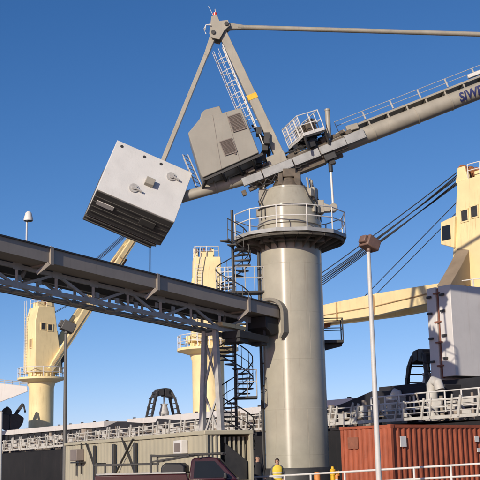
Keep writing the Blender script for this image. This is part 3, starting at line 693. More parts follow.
# coaming under the upright covers
o = thing('hatch', 'dark open cargo hatch carrying the upright white covers at the right', 'cargo hatch', ship(36, 11, 3.6), 'cargo hatches along the deck')
t = MB(); t.box(ship(36.5, 11, 4.4), (21, 13, 1.6), (SD, ST, Z)); t.box(ship(36.5, 11, 5.2 + (hb.z - 5.2) / 2 - .02), (19, 11.2, hb.z - 5.2 - .02), (SD, ST, Z)); t.build('coaming', M['navy'], o)
# vents and deck boxes
vb = on_ship(433, 417, 3.0)
def vent(p_, h, r, label):
    o = thing('deck_vent', label, 'ventilator', p_, 'ventilators on the deck'); p_ = V(p_)
    t = MB(); t.lathe([(r * 1.3, 0), (r * 1.3, .06), (r, .08), (r, h * .62), (r * .9, h * .7)], p_, 20); t.build('pipe', M['shipwhite'], o)
    t = MB(); t.path([p_ + Z * h * .66, p_ + Z * h * .86, p_ + Z * h * .95 + SD * r * .6, p_ + Z * h * .9 + SD * r * 1.6, p_ + Z * h * .72 + SD * r * 2], r * .82, 14); t.build('gooseneck', M['shipwhite'], o)
vent(V((vb.x, vb.y, 3.6)), 2.2, .32, 'pale goose-necked ventilator beneath the upright white hatch covers')
vb = on_ship(394, 405, 4.0); vent(V((vb.x, vb.y, 3.6)), 1.9, .25, 'pale goose-necked ventilator on the deck right of the grey lamp post')
db = on_ship(396, 402, 3.9); o = thing('deck_locker', 'small white deck locker beside the dark hatch leaf', 'locker', V((db.x, db.y, 3.6)))
t = MB(); t.box(V((db.x, db.y, 4.35)), (1.0, .7, 1.5), (SD, ST, Z)); bx = t.build('body', M['shipwhite'], o, bevel=.03)
t = MB(); t.box(V((db.x, db.y, 4.35)) - ST * .36, (.7, .03, 1.2), (SD, ST, Z)); t.build('door', M['leaf'], o)
t = MB(); t.box(V((db.x, db.y, 5.13)), (1.1, .8, .06), (SD, ST, Z)); t.build('lid', M['leaf'], o)
# light grey tilted hatch panel at far left
t = MB(); q_ = [on_plane(x, y, (-24, 108, 0), V((0, 1, 0))) for x, y in ((-40, 379), (4, 383.5), (27, 386), (28, 391.5), (-2, 403), (-40, 416))]
o = thing('slanting_cover', 'pale grey hatch cover tilted up at the edge of the photo beside the yellow crane', 'hatch cover', q_[4])
t.prism(q_, (-1.2, 2.2, 0)); t.build('plate', M['leaf'], o, bevel=.05)
t = MB(); t.rail([q_[0] + V((0, .2, 0)), q_[1] + V((0, .2, 0)), q_[2] + V((0, .2, 0))], .35, r=.04, gap=.7); t.build('edge_rail', M['galv'], o)
t = MB(); e = q_[4] + V((-.6, 1.1, 0)); t.bar(e + V((-2.2, 0, 0)), V((e.x - 2.2, e.y, 3.6)), .5, .5); t.build('prop', M['navy'], o)

# ------------------------------------------------------------------ deck cranes
def deck_crane(loc, rz, label, jib_elev, L=25., hook=None, cabl=6, jh=1.):
    o = thing('deck_crane', label, 'ship crane', (0, 0, 0), 'deck cranes of the bulk carrier')
    PZ = 7.4
    t = MB(); t.lathe([(1.5, 0), (1.32, .3), (1.32, 6.3), (1.5, 6.9), (1.5, 7.2)], (0, 0, 0), 48); t.build('pedestal', M['cream'], o)
    t = MB(); t.lathe([(1.4, PZ - .55), (2.5, PZ - .2), (2.55, PZ - .2), (2.55, PZ)], (0, 0, 0), 32); pf = t.build('platform', M['cream'], o)
    t = MB(); t.rail(ring((0, 0, PZ), 2.48, 16), 1.05, r=.035, rails=(1, .5), gap=3, closed=True); t.build('platform_railing', M['white'], pf)
    t = MB(); t.lathe([(1.35, PZ), (1.35, PZ + .5)], (0, 0, 0), 40); 
    for i in range(20): a = i * math.pi / 10; t.box((1.38 * math.cos(a), 1.38 * math.sin(a), PZ + .25), (.14, .14, .46), (V((math.cos(a), math.sin(a), 0)), V((-math.sin(a), math.cos(a), 0)), Z))
    t.build('slew_ring', M['cream'], o)
    h0 = PZ + .5; Wd = 1.38
    # tapered house: profile in x-z, narrower at the top in y
    prof = [(-1.45, h0), (1.75, h0), (1.65, h0 + 1.2), (.95, h0 + 6.6), (.95, h0 + 7.1), (-1.0, h0 + 7.1), (-1.4, h0 + 5.5)]
    wy = lambda z: Wd - .25 * (z - h0) / 7.1
    t = MB(); n = len(prof)
    t.add([(x, -wy(z), z) for x, z in prof] + [(x, wy(z), z) for x, z in prof], [tuple(range(n)), tuple(range(2 * n - 1, n - 1, -1))] + [(i, (i + 1) % n, n + (i + 1) % n, n + i) for i in range(n)])
    hs = t.build('crane_house', M['cream'], o, bevel=.06)
    def win(x, z, w_, h_, side):
        y = side * (wy(z) + .0); t = MB(); t.box((x, y, z), (w_, .06, h_)); f = t.build('window', M['dark'], hs)
        t = MB()
        for dx, dz, ww, hh in ((0, h_ / 2, w_ + .1, .08), (0, -h_ / 2, w_ + .1, .08), (-w_ / 2, 0, .08, h_), (w_ / 2, 0, .08, h_)): t.box((x + dx, y + side * .03, z + dz), (ww, .06, hh))
        t.build('window_frame', M['cream'], f)
    for sd in (-1, 1): win(-.45, h0 + 4.9, .6, .75, sd); win(.35, h0 + 4.8, .6, .75, sd)
    t = MB(); t.box((-1.44, -.3, h0 + 3.1), (.06, .6, .9)); f = t.build('window', M['wood'], hs)
    t = MB()
    for dy, dz, ww, hh in ((0, .47, .72, .08), (0, -.47, .72, .08), (-.33, 0, .08, .9), (.33, 0, .08, .9)): t.box((-1.46, -.3 + dy, h0 + 3.1 + dz), (.08, ww, hh))
    t.build('window_frame', M['cream'], f)
    fx = lambda z: 1.65 - .7 * (z - h0 - 1.2) / 5.4
    t = MB()
    for y in (-.55, .5): t.box((fx(h0 + 5.1) + .0, y, h0 + 5.1), (.08, .75, .85), (V((1, 0, .13)).normalized(), V((0, 1, 0)), V((-.13, 0, 1)).normalized()))
    each(t, 'front_window', M['glass'], hs)
    t = MB(); t.prism([(1.2, 1.45, h0 + 2.9), (2.3, 1.45, h0 + 3.3), (2.2, 1.45, h0 + 4.7), (1.0, 1.45, h0 + 4.9)], (0, -.95, 0)); cb_ = t.build('cab', M['cream'], o, bevel=.05)
    t = MB(); t.box((2.28, .98, h0 + 3.95), (.05, .75, 1.0), (V((1, 0, .07)), V((0, 1, 0)), V((-.07, 0, 1)))); t.box((1.75, 1.46, h0 + 3.95), (.7, .05, .9)); each(t, 'cab_window', M['glass'], cb_)
    t = MB()
    for y in (-.7, .7): t.prism([(.1, y, h0 + 7.05), (1.15, y, h0 + 7.05), (.9, y, h0 + 8.0), (.35, y, h0 + 8.0)], (0, .3, 0))
    t.box((-.45, 0, h0 + 7.35), (.8, 1.1, .55))
    t.build('sheave_bracket', M['cream'], o, bevel=.02)
    t = MB()
    for y in (-.4, .15, .85): t.tube((.65, y - .06, h0 + 7.75), (.65, y + .06, h0 + 7.75), .42, n=18)
    each(t, 'top_sheave', M['rust'], o, .02)
    t = MB(); t.rail([(-.9, -1.0, h0 + 7.1), (-.9, 1.0, h0 + 7.1), (.0, 1.08, h0 + 7.1)], .9, r=.03, gap=.9); t.rail([(-.9, -1.0, h0 + 7.1), (.0, -1.08, h0 + 7.1)], .9, r=.03, gap=.9); t.build('roof_railing', M['white'], o)
    t = MB()
    for sd in (-1,):
        for k in range(22): t.tube((-1.62, .55, h0 + .3 * k), (-1.62, 1.0, h0 + .3 * k), .02, n=5)
        for y in (.55, 1.0): t.bar((-1.6, y, h0), (-1.6, y, h0 + 7.8), .05, .05)
    t.build('ladder', M['white'], o)
    t = MB(); t.box((1.9, 0, h0 + .9), (.5, 1.3, 1.1)); t.tube((2.0, -.6, h0 + 1.6), (2.0, .6, h0 + 1.6), .5, n=18); t.build('winch', M['dark'], o)
    # jib
    H = V((.25, 0, h0 + .3)); je = V((math.cos(jib_elev), 0, math.sin(jib_elev))); ju = V((-je.z, 0, je.x)); Y1 = V((0, 1, 0))
    def jp(s, y, v=0.): return H + je * s + Y1 * y + ju * v
    t = MB()
    for sd in (-1, 1):
        t.taper(jp(-.1, sd * 1.62), jp(L * .35, sd * .85), .38, .6 * jh, .42, .95 * jh, up=ju); t.taper(jp(L * .35, sd * .85), jp(L * .86, sd * .55), .42, .95 * jh, .36, .7 * jh, up=ju); t.taper(jp(L * .86, sd * .55), jp(L, sd * .5), .34, .7 * jh, .3, .5 * jh, up=ju)
    jb = t.build('jib', M['cream'], o, bevel=.03)
    t = MB()
    for sd in (-1, 1):
        t.path([jp(.5, sd * 1.85, .1), jp(L * .35, sd * 1.09, -.12), jp(L * .86, sd * .76, -.1), jp(L * .98, sd * .7, -.1)], .036, 6)
        for k in (.2, .36, .52, .68, .84): t.box(jp(L * k, sd * (1.3 - .9 * k) if k < .36 else sd * (1.09 - .6 * (k - .35))), (.1, .1, .8 * jh), (je, Y1, ju))
    t.build('jib_pipe', M['wood'], jb)
    t = MB()
    for k in (.3, .46, .62, .78, .9, .985): t.box(jp(L * k, 0), (.5 if k < .98 else .8, 1.25 if k > .35 else 1.7, .35), (je, Y1, ju))
    each(t, 'cross_member', M['cream'], jb)
    t = MB(); t.box(jp(L * .66, 0, -.55), (2.2, .8, .5), (je, Y1, ju)); t.build('jib_rest_bracket', M['rust'], jb, bevel=.03)
    t = MB()
    for y in (-.3, 0, .3): t.tube(jp(L - .3, y - .06, .2), jp(L - .3, y + .06, .2), .4, n=16)
    each(t, 'head_sheave', M['dark'], jb)
    t = MB(); tops = V((.65, 0, h0 + 8.1))
    for k in range(cabl):
        y = -.6 + 1.2 * k / max(1, cabl - 1); a = tops + Y1 * y; e = jp(L - .4 - .9 * (k % 3), y * .7, .35); t.path([a.lerp(e, i / 6) - Z * (.9 * (i / 6) * (1 - i / 6) * (1 + .3 * (k % 3))) for i in range(7)], .034, 5)
    for y in (-.4, .4): t.tube(V((1.0, y, h0 + 6.4)), jp(L * .45, y, .5), .028, n=5)
    each(t, 'hoist_wire', M['dark'], o)
    if hook:
        tip = jp(L - .3, 0, -.2); t = MB()
        for y in (-.22, .22): t.tube(tip + Y1 * y, tip + Y1 * y - Z * hook, .03, n=5)
        hk = t.build('fall_wire', M['dark'], o)
        t = MB(); b0 = tip - Z * hook; t.box(b0 - Z * .4, (.35, .7, .8)); t.tube(b0 - Z * .35 + V((0, -.4, 0)), b0 - Z * .35 + V((0, .4, 0)), .35, n=14); t.path([b0 - Z * .8, b0 - Z * 1.2, b0 + V((.15, 0, -1.4)), b0 + V((.3, 0, -1.2)), b0 + V((.3, 0, -1.05))], .08, 8); t.build('hook_block', M['rust'], hk)
    place(o, loc, rz)
    return o
c1 = at(41, 420, 119); c2 = at(208.5, 390, 92)
ang = lambda v_: math.atan2(v_.y, v_.x)
C1, C2, C3 = V((c1.x, 119, 3.6)), V((c2.x, 92, 3.6)), V((15.1, 67.2, 3.6))
deck_crane(C1, ang(V((.8, .6, 0))), 'yellow deck crane with its jib raised steeply behind the conveyor bridge, farthest left', R(54.5), 23.3, hook=8.8)
deck_crane(C2, ang(V((-.09, 1, 0))), 'cream deck crane half hidden behind the conveyor bridge and trestle', R(6), 21)
deck_crane(C3, ang(C2 - C3), 'large cream deck crane above the upright hatch covers, its jib level behind the column', R(.5), 24.5, cabl=7, jh=1.55)

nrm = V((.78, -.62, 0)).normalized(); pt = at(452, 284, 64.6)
t = MB(); t.prism([on_plane(x, y, pt, nrm) for x, y in ((450, 285), (461, 266), (480, 228), (489, 214), (492, 286))], -nrm * .9)  # added wedge body, shaped to stand in for shadow on the crane house
wh = bpy.data.objects['deck_crane.002']; hb3 = t.build('shade_wedge', M['wedge_shade'], None, .03)
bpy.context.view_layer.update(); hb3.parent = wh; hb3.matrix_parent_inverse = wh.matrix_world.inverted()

# ------------------------------------------------------------------ grabs
def grab(loc, rz, sc_, label):
    o = thing('cargo_grab', label, 'grab', (0, 0, 0), 'cargo grabs standing on the hatches')
    t = MB(); t.prism([V((-.82, -.5, 1.62)), V((-.5, -.5, 2.28)), V((-.06, -.5, 2.34)), V((-.06, -.5, 1.8))], (0, 1.0, 0)); t.prism([V((.84, -.5, 1.6)), V((.5, -.5, 2.3)), V((.02, -.5, 2.36)), V((.02, -.5, 1.72))], (0, 1.0, 0)); t.tube((-.6, -.5, 1.95), (-.6, .5, 1.95), .17, n=12); t.tube((.5, -.5, 1.98), (.5, .5, 1.98), .2, n=12); t.build('head', M['dark'], o, bevel=.03)
    for sx in (-1, 1):
        for sy in (-1, 1):
            t = MB(); pts = [V((sx * .6, sy * .45, 2.0)), V((sx * .83, sy * .55, 1.55)), V((sx * .98, sy * .6, .95)), V((sx * 1.2, sy * .62, 0))]
            for a, b_ in zip(pts, pts[1:]): t.taper(a, b_, .2, .2, .17, .17)
            t.build('leg', M['dark'], o, bevel=.015)
        t = MB()
        for k in range(4):
            z = .3 + .42 * k; x = sx * (1.14 - .12 * z); t.tube((x, -.6, z), (x, .6, z), .04, n=6)
        each(t, 'rung', M['dark'], o)
    t = MB(); t.tube((.1, 0, 1.9), (.1, 0, 1.05), .06, n=8); t.lathe([(.15, .0), (.34, .1), (.42, .35), (.3, .7), (.25, .95), (.32, 1.0), (.28, 1.1)], (.1, 0, .02), 16); t.build('pulley_block', M['galv'], o)
    o.scale = (sc_,) * 3; place(o, loc, rz); return o
g1 = on_ship(163, 418.5, 6.5); grab(V((g1.x, g1.y, 5.33)), R(25), 1.0, 'black grab frame standing on the hatch between conveyor trestle and lamp post')
g2 = on_ship(428, 391, 6.0); grab(V((g2.x, g2.y, 5.2)), R(-70), 1.12, 'black grab frame half hidden behind the upright white hatch covers')
o = thing('clamshell_bucket', 'dark closed clamshell bucket at the edge of the photo below the tilted cover', 'bucket', V((0, 0, 0)))
t = MB()
for sx in (-1, 1):
    pr = [(sx * .02, 0)] + [(sx * (.02 + 1.2 * math.sin(R(a))), 1.2 - 1.2 * math.cos(R(a))) for a in range(10, 100, 10)] + [(sx * .7, 1.55), (sx * .02, 1.5)]
    t.prism([V((x, -.7, z)) for x, z in pr], (0, 1.4, 0))
each(t, 'shell', M['dark'], o, .04)
t = MB(); t.bar((.2, .4, 1.2), (1.15, .4, 2.5), .22, .3); t.bar((-.9, -.4, 1.2), (-.2, -.4, 2.2), .2, .28); t.bar((1.15, .4, 2.5), (1.35, .4, 1.7), .16, .16); t.tube((-.3, -.5, 1.7), (-.3, .5, 1.7), .45, n=16); t.box((-1.0, 0, 1.4), (.7, .9, .9)); t.build('arm', M['dark'], o, bevel=.03)
p_ = on_ship(10, 431, 6.0); place(o, V((p_.x, p_.y, 5.33)), R(10)); o.scale = (1.12,) * 3

# ------------------------------------------------------------------ orange container
kc = at(390.5, 424.2, 38.5)
KA = R(40); ka = V((math.cos(KA), math.sin(KA), 0)); kn = V((-math.sin(KA), math.cos(KA), 0))  # along the long side; along the short end
KB = V((kc.x, kc.y, 0)); KH = kc.z; KL, KW = 6.06, 2.44
con = thing('shipping_container', 'rust red corrugated shipping container behind the white handrail', 'container', KB)
def kp(a, b_, z): return KB + ka * a + kn * b_ + Z * z
def corrug(p0, d_, nrm, L_, z0, z1_, pitch=.278, dep=.042):
    t = MB(); pts = []; x = 0
    while x < L_ - .02:
        for dx, o_ in ((0, 0), (pitch * .26, 0), (pitch * .5, -dep), (pitch * .76, -dep)):
            if x + dx <= L_: pts.append((x + dx, o_))
        x += pitch
    pts.append((L_, 0))
    vs = []
    for x, o_ in pts: vs += [p0 + d_ * x + nrm * o_ + Z * z0, p0 + d_ * x + nrm * o_ + Z * z1_]
    t.add(vs, [(2 * i, 2 * i + 2, 2 * i + 3, 2 * i + 1) for i in range(len(pts) - 1)]); return t
corrug(kp(.12, .03, 0), ka, -kn, KL - .24, .16, KH - .1).build('side_panel', M['orange'], con, smooth=False)
corrug(kp(.12, KW - .03, 0), ka, kn, KL - .24, .16, KH - .1).build('side_panel', M['orange'], con, smooth=False)
corrug(kp(.03, .12, 0), kn, -ka, KW - .24, .16, KH - .1, .24, .03).build('end_panel', M['orange'], con, smooth=False)
corrug(kp(KL - .03, .12, 0), kn, ka, KW - .24, .16, KH - .1, .24, .03).build('end_panel', M['orange'], con, smooth=False)
t = MB(); t.box(kp(KL / 2, KW / 2, KH - .045), (KL - .1, KW - .1, .03), (ka, kn, Z)); t.build('roof', M['orange'], con)
for a in (.06, KL - .06):
    for b_ in (.06, KW - .06):
        t = MB(); t.box(kp(a, b_, KH / 2), (.125, .125, KH - .24), (ka, kn, Z)); t.build('corner_post', M['orange'], con, bevel=.008)
        for z in (.06, KH - .06):
            t = MB(); t.box(kp(a, b_, z), (.18, .165, .12), (ka, kn, Z)); t.build('corner_casting', M['orange'], con, bevel=.01)
t = MB()
for z in (.1, KH - .06):
    for b_ in (.035, KW - .035): t.box(kp(KL / 2, b_, z), (KL - .22, .06, .1), (ka, kn, Z))
    for a in (.035, KL - .035): t.box(kp(a, KW / 2, z), (.06, KW - .22, .1), (ka, kn, Z))
each(t, 'frame_rail', M['orange'], con, .006)
sv = on_plane(403.5, 441.5, kp(0, -.01, 0), kn); sa = (sv - KB).dot(ka)
t = MB(); t.box(kp(sa, -.0, sv.z), (.3, .02, .36), (ka, kn, Z)); t.build('placard', M['sheet'], con)
sv = on_plane(477, 439, kp(0, -.01, 0), kn); sa = (sv - KB).dot(ka)
t = MB(); t.box(kp(sa, -.0, sv.z), (.22, .02, .2), (ka, kn, Z)); t.box(kp(sa + .05, -.0, sv.z - .4), (.14, .02, .14), (ka, kn, Z)); t.build('placard', M['sheet'], con)
sv = on_plane(353, 443, kp(-.0, 0, 0), ka); sb_ = (sv - KB).dot(kn)
t = MB(); t.box(kp(-.002, sb_, sv.z), (.02, .5, .4), (ka, kn, Z)); t.build('repair_patch', M['patch'], con)

# ------------------------------------------------------------------ beige site container
fr = at(205, 431.2, 37.3); fl = at(65, 443, 52.2)
ZC = 2.77
SAx = (V((fl.x, fl.y, 0)) - V((fr.x, fr.y, 0))); SLn = SAx.length; SAx.normalize(); SNn = V((SAx.y, -SAx.x, 0))
if SNn.x < 0: SNn = -SNn                                             # depth direction, away from the long visible side
SC0 = V((fr.x, fr.y, 0)); SW = 1.75
cab = thing('site_container', 'long beige site container with dark bracing posts and an open dark end behind the pickup', 'container', SC0)
def sp(a, b_, z): return SC0 + SAx * a + SNn * b_ + Z * z
corrug(sp(.1, .03, 0), SAx, -SNn, SLn - .1, .1, ZC - .16, .42, .012).build('side_panel', M['cabin'], cab, smooth=False)
t = MB(); t.box(sp(SLn / 2, SW - .03, ZC / 2), (SLn, .05, ZC - .2), (SAx, SNn, Z)); t.build('back_panel', M['cabin'], cab)
t = MB(); t.box(sp(SLn / 2, SW / 2, ZC - .08), (SLn + .06, SW + .06, .14), (SAx, SNn, Z)); t.box(sp(SLn / 2, SW / 2, .06), (SLn, SW, .12), (SAx, SNn, Z)); t.build('roof', M['cabin'], cab, bevel=.02)
t = MB(); t.box(sp(SLn - .03, SW / 2, ZC / 2), (.05, SW - .1, ZC - .2), (SAx, SNn, Z)); t.build('end_panel', M['cabin'], cab)
corrug(sp(.04, .04, 0), SNn, -SAx, .52, .1, ZC - .16, .17, .06).build('end_panel', M['cabin'], cab, smooth=False)
t = MB(); t.box(sp(.04, .05, ZC / 2), (.1, .1, ZC - .2), (SAx, SNn, Z)); t.box(sp(.04, SW - .05, ZC / 2), (.12, .12, ZC - .2), (SAx, SNn, Z)); each(t, 'corner_post', M['cabin'], cab, .01)
t = MB(); t.box(sp(.5, SW * .5 + .28, (ZC - .2) / 2), (.05, SW - .62, ZC - .25), (SAx, SNn, Z)); t.build('inner_partition', M['belt'], cab)
t = MB(); t.prism([sp(.2, SW - .95, .1), sp(.2, SW - .15, .1), sp(.2, SW - .15, 1.75), sp(.2, SW - .95, 2.35)], SAx * .04); t.build('open_door', M['dark'], cab)
t = MB()
for k in range(5): t.box(sp(.3, SW - .9 + k * .17, ZC - .6), (.05, .06, .75), (SAx, SNn, Z))
t.build('slatted_vent', M['cabin'], cab)
def spx(x, y=455):
    h = on_plane(x, y, SC0 - SNn * .05, SNn); return (h - SC0).dot(SAx), h.z
for x in (95, 114.5, 135.5):
    a, _ = spx(x); t = MB(); t.box(sp(a, -.07, 1.28), (.16, .1, 2.5), (SAx, SNn, Z)); t.build('brace_post', M['dark'], cab, bevel=.01)
t = MB()
for (x0, y0, x1, y1) in ((122, 438, 134.5, 472), (134, 439, 116, 474), (86, 443, 95, 468), (81.5, 443, 81.5, 474)):
    a0, z0 = spx(x0, y0); a1, z1_ = spx(x1, y1); t.bar(sp(a0, -.05 - .04 * (x0 > 125), z0), sp(a1, -.05 - .04 * (x0 > 125), z1_), .04, .075, up=SNn)
each(t, 'diagonal_brace', M['dark'], cab)
a, z = spx(182, 447); t = MB(); t.box(sp(a, -.1, z), (.72, .26, .46), (SAx, SNn, Z)); ac = t.build('air_conditioner', M['white'], cab, bevel=.02)
t = MB(); t.box(sp(a, -.235, z - .02), (.5, .02, .3), (SAx, SNn, Z)); t.build('grille', M['louvre'], ac)
a, z = spx(79.5, 455); t = MB(); t.box(sp(a, -.16, z), (.95, .35, .5), (SAx, SNn, Z)); t.build('air_conditioner', M['louvre'], cab, bevel=.02)
t = MB(); t.box(sp(a, -.12, z - .32), (1.3, .3, .07), (SAx, SNn, Z)); t.bar(sp(a + .55, -.02, z), sp(a + .55, -.02, z - .9), .06, .06); t.build('bracket', M['dark'], cab)

# ------------------------------------------------------------------ pickup truck
TY = 34.3
trk = thing('pickup_truck', 'dark maroon pickup truck with black ladder rack parked before the beige container', 'pickup truck', (0, 0, 0))
# local: x forward, origin under the rear bumper centre
def arch_(cx, r, k=9): return [(cx + r * math.cos(R(180 - i * 180 / k)), .42 + r * math.sin(R(180 - i * 180 / k))) for i in range(k + 1)]
side = [(.05, .55), (.45, .5)] + arch_(1.05, .45) + [(1.6, .42)] + [(3.9, .42)] + arch_(4.6, .45) + [(5.1, .5), (5.55, .52), (5.6, .95), (5.45, 1.08), (4.3, 1.2), (4.1, 1.22), (2.85, 1.22), (2.8, 1.4), (.08, 1.4)]
t = MB(); t.prism([V((x, -.9, z)) for x, z in side], (0, 1.8, 0)); t.build('body', M['maroon'], trk, bevel=.035)
t = MB(); t.box((1.45, 0, 1.402), (2.5, 1.5, .02)); t.build('bed_floor', M['dark'], trk)
t = MB()
for sy in (-1, 1): t.box((1.45, sy * .86, 1.43), (2.65, .12, .05))
each(t, 'bed_rail', M['galv'], trk, .01)
gh = [(2.85, 1.2), (4.3, 1.2), (3.7, 1.84), (3.45, 1.88), (3.05, 1.86), (2.93, 1.8)]
t = MB(); n = len(gh); wi = lambda z: .86 - .2 * (z - 1.2) / .66
t.add([(x, -wi(z), z) for x, z in gh] + [(x, wi(z), z) for x, z in gh], [tuple(range(n)), tuple(range(2 * n - 1, n - 1, -1))] + [(i, (i + 1) % n, n + (i + 1) % n, n + i) for i in range(n)])
cb_ = t.build('cab', M['maroon'], trk, bevel=.04)
t = MB()
for sy in (-1, 1):
    q_ = [(3.0, 1.27), (4.05, 1.27), (3.62, 1.75), (3.04, 1.75)]; t.prism([V((x, sy * (wi(z) + .012), z)) for x, z in q_], (0, -sy * .01, 0))
each(t, 'side_window', M['glass'], cb_)
t = MB(); t.add([(4.27, -.75, 1.27), (4.27, .75, 1.27), (3.76, .6, 1.8), (3.76, -.6, 1.8)], [(0, 1, 2, 3)]); t.build('windscreen', M['glass'], cb_)
t = MB(); t.add([(2.865, -.7, 1.3), (2.865, .7, 1.3), (2.915, .6, 1.75), (2.915, -.6, 1.75)], [(0, 1, 2, 3)]); t.build('rear_window', M['glass'], cb_)
for wx in (1.05, 4.6):
    for sy in (-1, 1):
        t = MB(); prof = [(.24, -.1), (.34, -.12), (.38, -.08), (.38, .08), (.34, .12), (.24, .1)]; k = 28; vs = []; fs = []
        for j, (r, y) in enumerate(prof): vs += [V((wx + r * math.cos(2 * math.pi * i / k), sy * .82 + y, .38 + r * math.sin(2 * math.pi * i / k))) for i in range(k)]
        for j in range(6): fs += [(j * k + i, j * k + (i + 1) % k, ((j + 1) % 6) * k + (i + 1) % k, ((j + 1) % 6) * k + i) for i in range(k)]
        t.add(vs, fs); wh = t.build('wheel', M['rubber'], trk)
        t = MB(); t.tube((wx, sy * .78, .38), (wx, sy * .9, .38), .235, n=24); t.tube((wx, sy * .9, .38), (wx, sy * .93, .38), .08, n=12); t.build('rim', M['chrome'], wh)
t = MB(); t.box((5.62, 0, .55), (.14, 1.8, .2)); t.build('front_bumper', M['chrome'], trk, bevel=.03)
t = MB(); t.box((-.02, 0, .55), (.14, 1.75, .18)); t.build('rear_bumper', M['chrome'], trk, bevel=.03)
for sy in (-1, 1):
    t = MB(); t.box((5.57, sy * .68, .85), (.08, .3, .17)); t.build('headlight', M['sheet'], trk, bevel=.02)
    t = MB(); t.box((.06, sy * .84, 1.1), (.05, .1, .32)); t.build('tail_light', M['red'], trk, bevel=.01)
    t = MB(); t.box((3.95, sy * 1.0, 1.32), (.1, .2, .16)); t.bar((3.95, sy * .85, 1.3), (3.95, sy * .98, 1.3), .04, .04); t.build('wing_mirror', M['poly'], trk, bevel=.02)
    t = MB(); t.box((3.05, sy * .905, 1.05), (.14, .02, .04)); t.build('door_handle', M['poly'], trk)
t = MB(); t.prism([V((2.02, -.8, 1.41)), V((2.75, -.8, 1.41)), V((2.75, -.8, 1.62)), V((2.62, -.8, 1.72)), V((2.16, -.8, 1.72)), V((2.04, -.8, 1.62))], (0, 1.6, 0)); t.build('tool_box', M['poly'], trk, bevel=.05)
t = MB()
for sy in (-1, 1):
    for x in (.12, 1.75): t.bar((x, sy * .84, 1.4), (x, sy * .84, 1.94 if x > 1 else 1.75), .06, .06)
    t.bar((.05, sy * .84, 1.7), (1.8, sy * .84, 1.7), .055, .07); t.bar((1.75, sy * .84, 1.93), (3.9, sy * .78, 1.97), .05, .06); t.bar((1.75, sy * .84, 1.76), (2.9, sy * .84, 1.93), .05, .05)
    t.bar((3.15, sy * .78, 1.86), (3.15, sy * .78, 1.97), .05, .05)
for x in (.12, 1.75, 3.0, 3.85): t.bar((x, -.84, 1.95 if x > 1 else 1.74), (x, .84, 1.95 if x > 1 else 1.74), .055, .06)
t.build('ladder_rack', M['dark'], trk, bevel=.01)
p_ = at(97, 471, TY); place(trk, V((p_.x, TY, 0)), R(-2))

# ------------------------------------------------------------------ white handrail in front
ra_, rb_ = at(236, 478.5, 40), at(500, 462.5, 33.0)
hr_ = thing('handrail', 'white pipe handrail with two rails running in front of the people and rust red container', 'railing', V((ra_.x, ra_.y, 0)))
t = MB(); t.tube(ra_, rb_, .034, n=10); dz = V((0, 0, .34)); t.tube(ra_ - dz, rb_ - dz, .03, n=10); t.tube(ra_ - dz * 2, rb_ - dz * 2, .03, n=10); each(t, 'rail', M['white'], hr_)
for x in (243, 284.5, 310.5, 344.5, 379, 414, 451, 488):
    k = ((x - 236) / 264); k = k * 36 / (43.5 + (36 - 43.5) * k) * 43.5 / 36 if False else k
    pl_ = on_plane(x, 470, ra_, (rb_ - ra_).cross(Z).normalized()); kk = (V((pl_.x, pl_.y, 0)) - V((ra_.x, ra_.y, 0))).length / (V((rb_.x, rb_.y, 0)) - V((ra_.x, ra_.y, 0))).length
    q_ = ra_.lerp(rb_, kk); t = MB(); t.tube(V((q_.x, q_.y, 0)), q_, .035, n=10); t.box((q_.x, q_.y, .01), (.14, .14, .02)); t.build('post', M['white'], hr_)

# ------------------------------------------------------------------ yellow valve post, orange bollards
p_ = at(332.5, 466.5, 41.5)
vp = thing('valve_post', 'yellow standpipe with a small cap beside the container, behind the handrail', 'standpipe', V((p_.x, 41.5, 0)))
b0 = V((p_.x, 41.5, 0)); hh = p_.z
t = MB(); t.lathe([(.14, 0), (.14, .04), (.085, .05), (.085, hh - .32), (.11, hh - .3), (.11, hh - .12), (.06, hh - .08), (.045, hh)], b0, 20); t.build('barrel', M['yellow'], vp)
t = MB(); t.tube(b0 + Z * (hh - .22), b0 + V((.2, -.05, hh - .22)), .05, n=12); t.tube(b0 + V((.2, -.05, hh - .22)), b0 + V((.24, -.06, hh - .22)), .07, n=12); t.build('outlet', M['yellow'], vp)
for x, y, r, m_, lb in ((337, 470.8, .11, 'hiorange', 'orange marker post close against the rust red container'), (317, 471.8, .12, 'hiorange', 'pale orange marker post by the foot of the column')):
    p_ = at(x, y, 42.2); o = thing('marker_post', lb, 'marker post', V((p_.x, 42.2, 0)), 'orange marker posts'); b0 = V((p_.x, 42.2, 0))
    t = MB(); t.lathe([(r, 0), (r, p_.z - .06), (r * .8, p_.z - .01), (r * .3, p_.z)], b0, 20); t.build('post', M[m_], o)
    t = MB(); t.lathe([(r + .005, p_.z - .4), (r + .005, p_.z - .3)], b0, 20); t.build('reflective_band', M['reflect'], o)

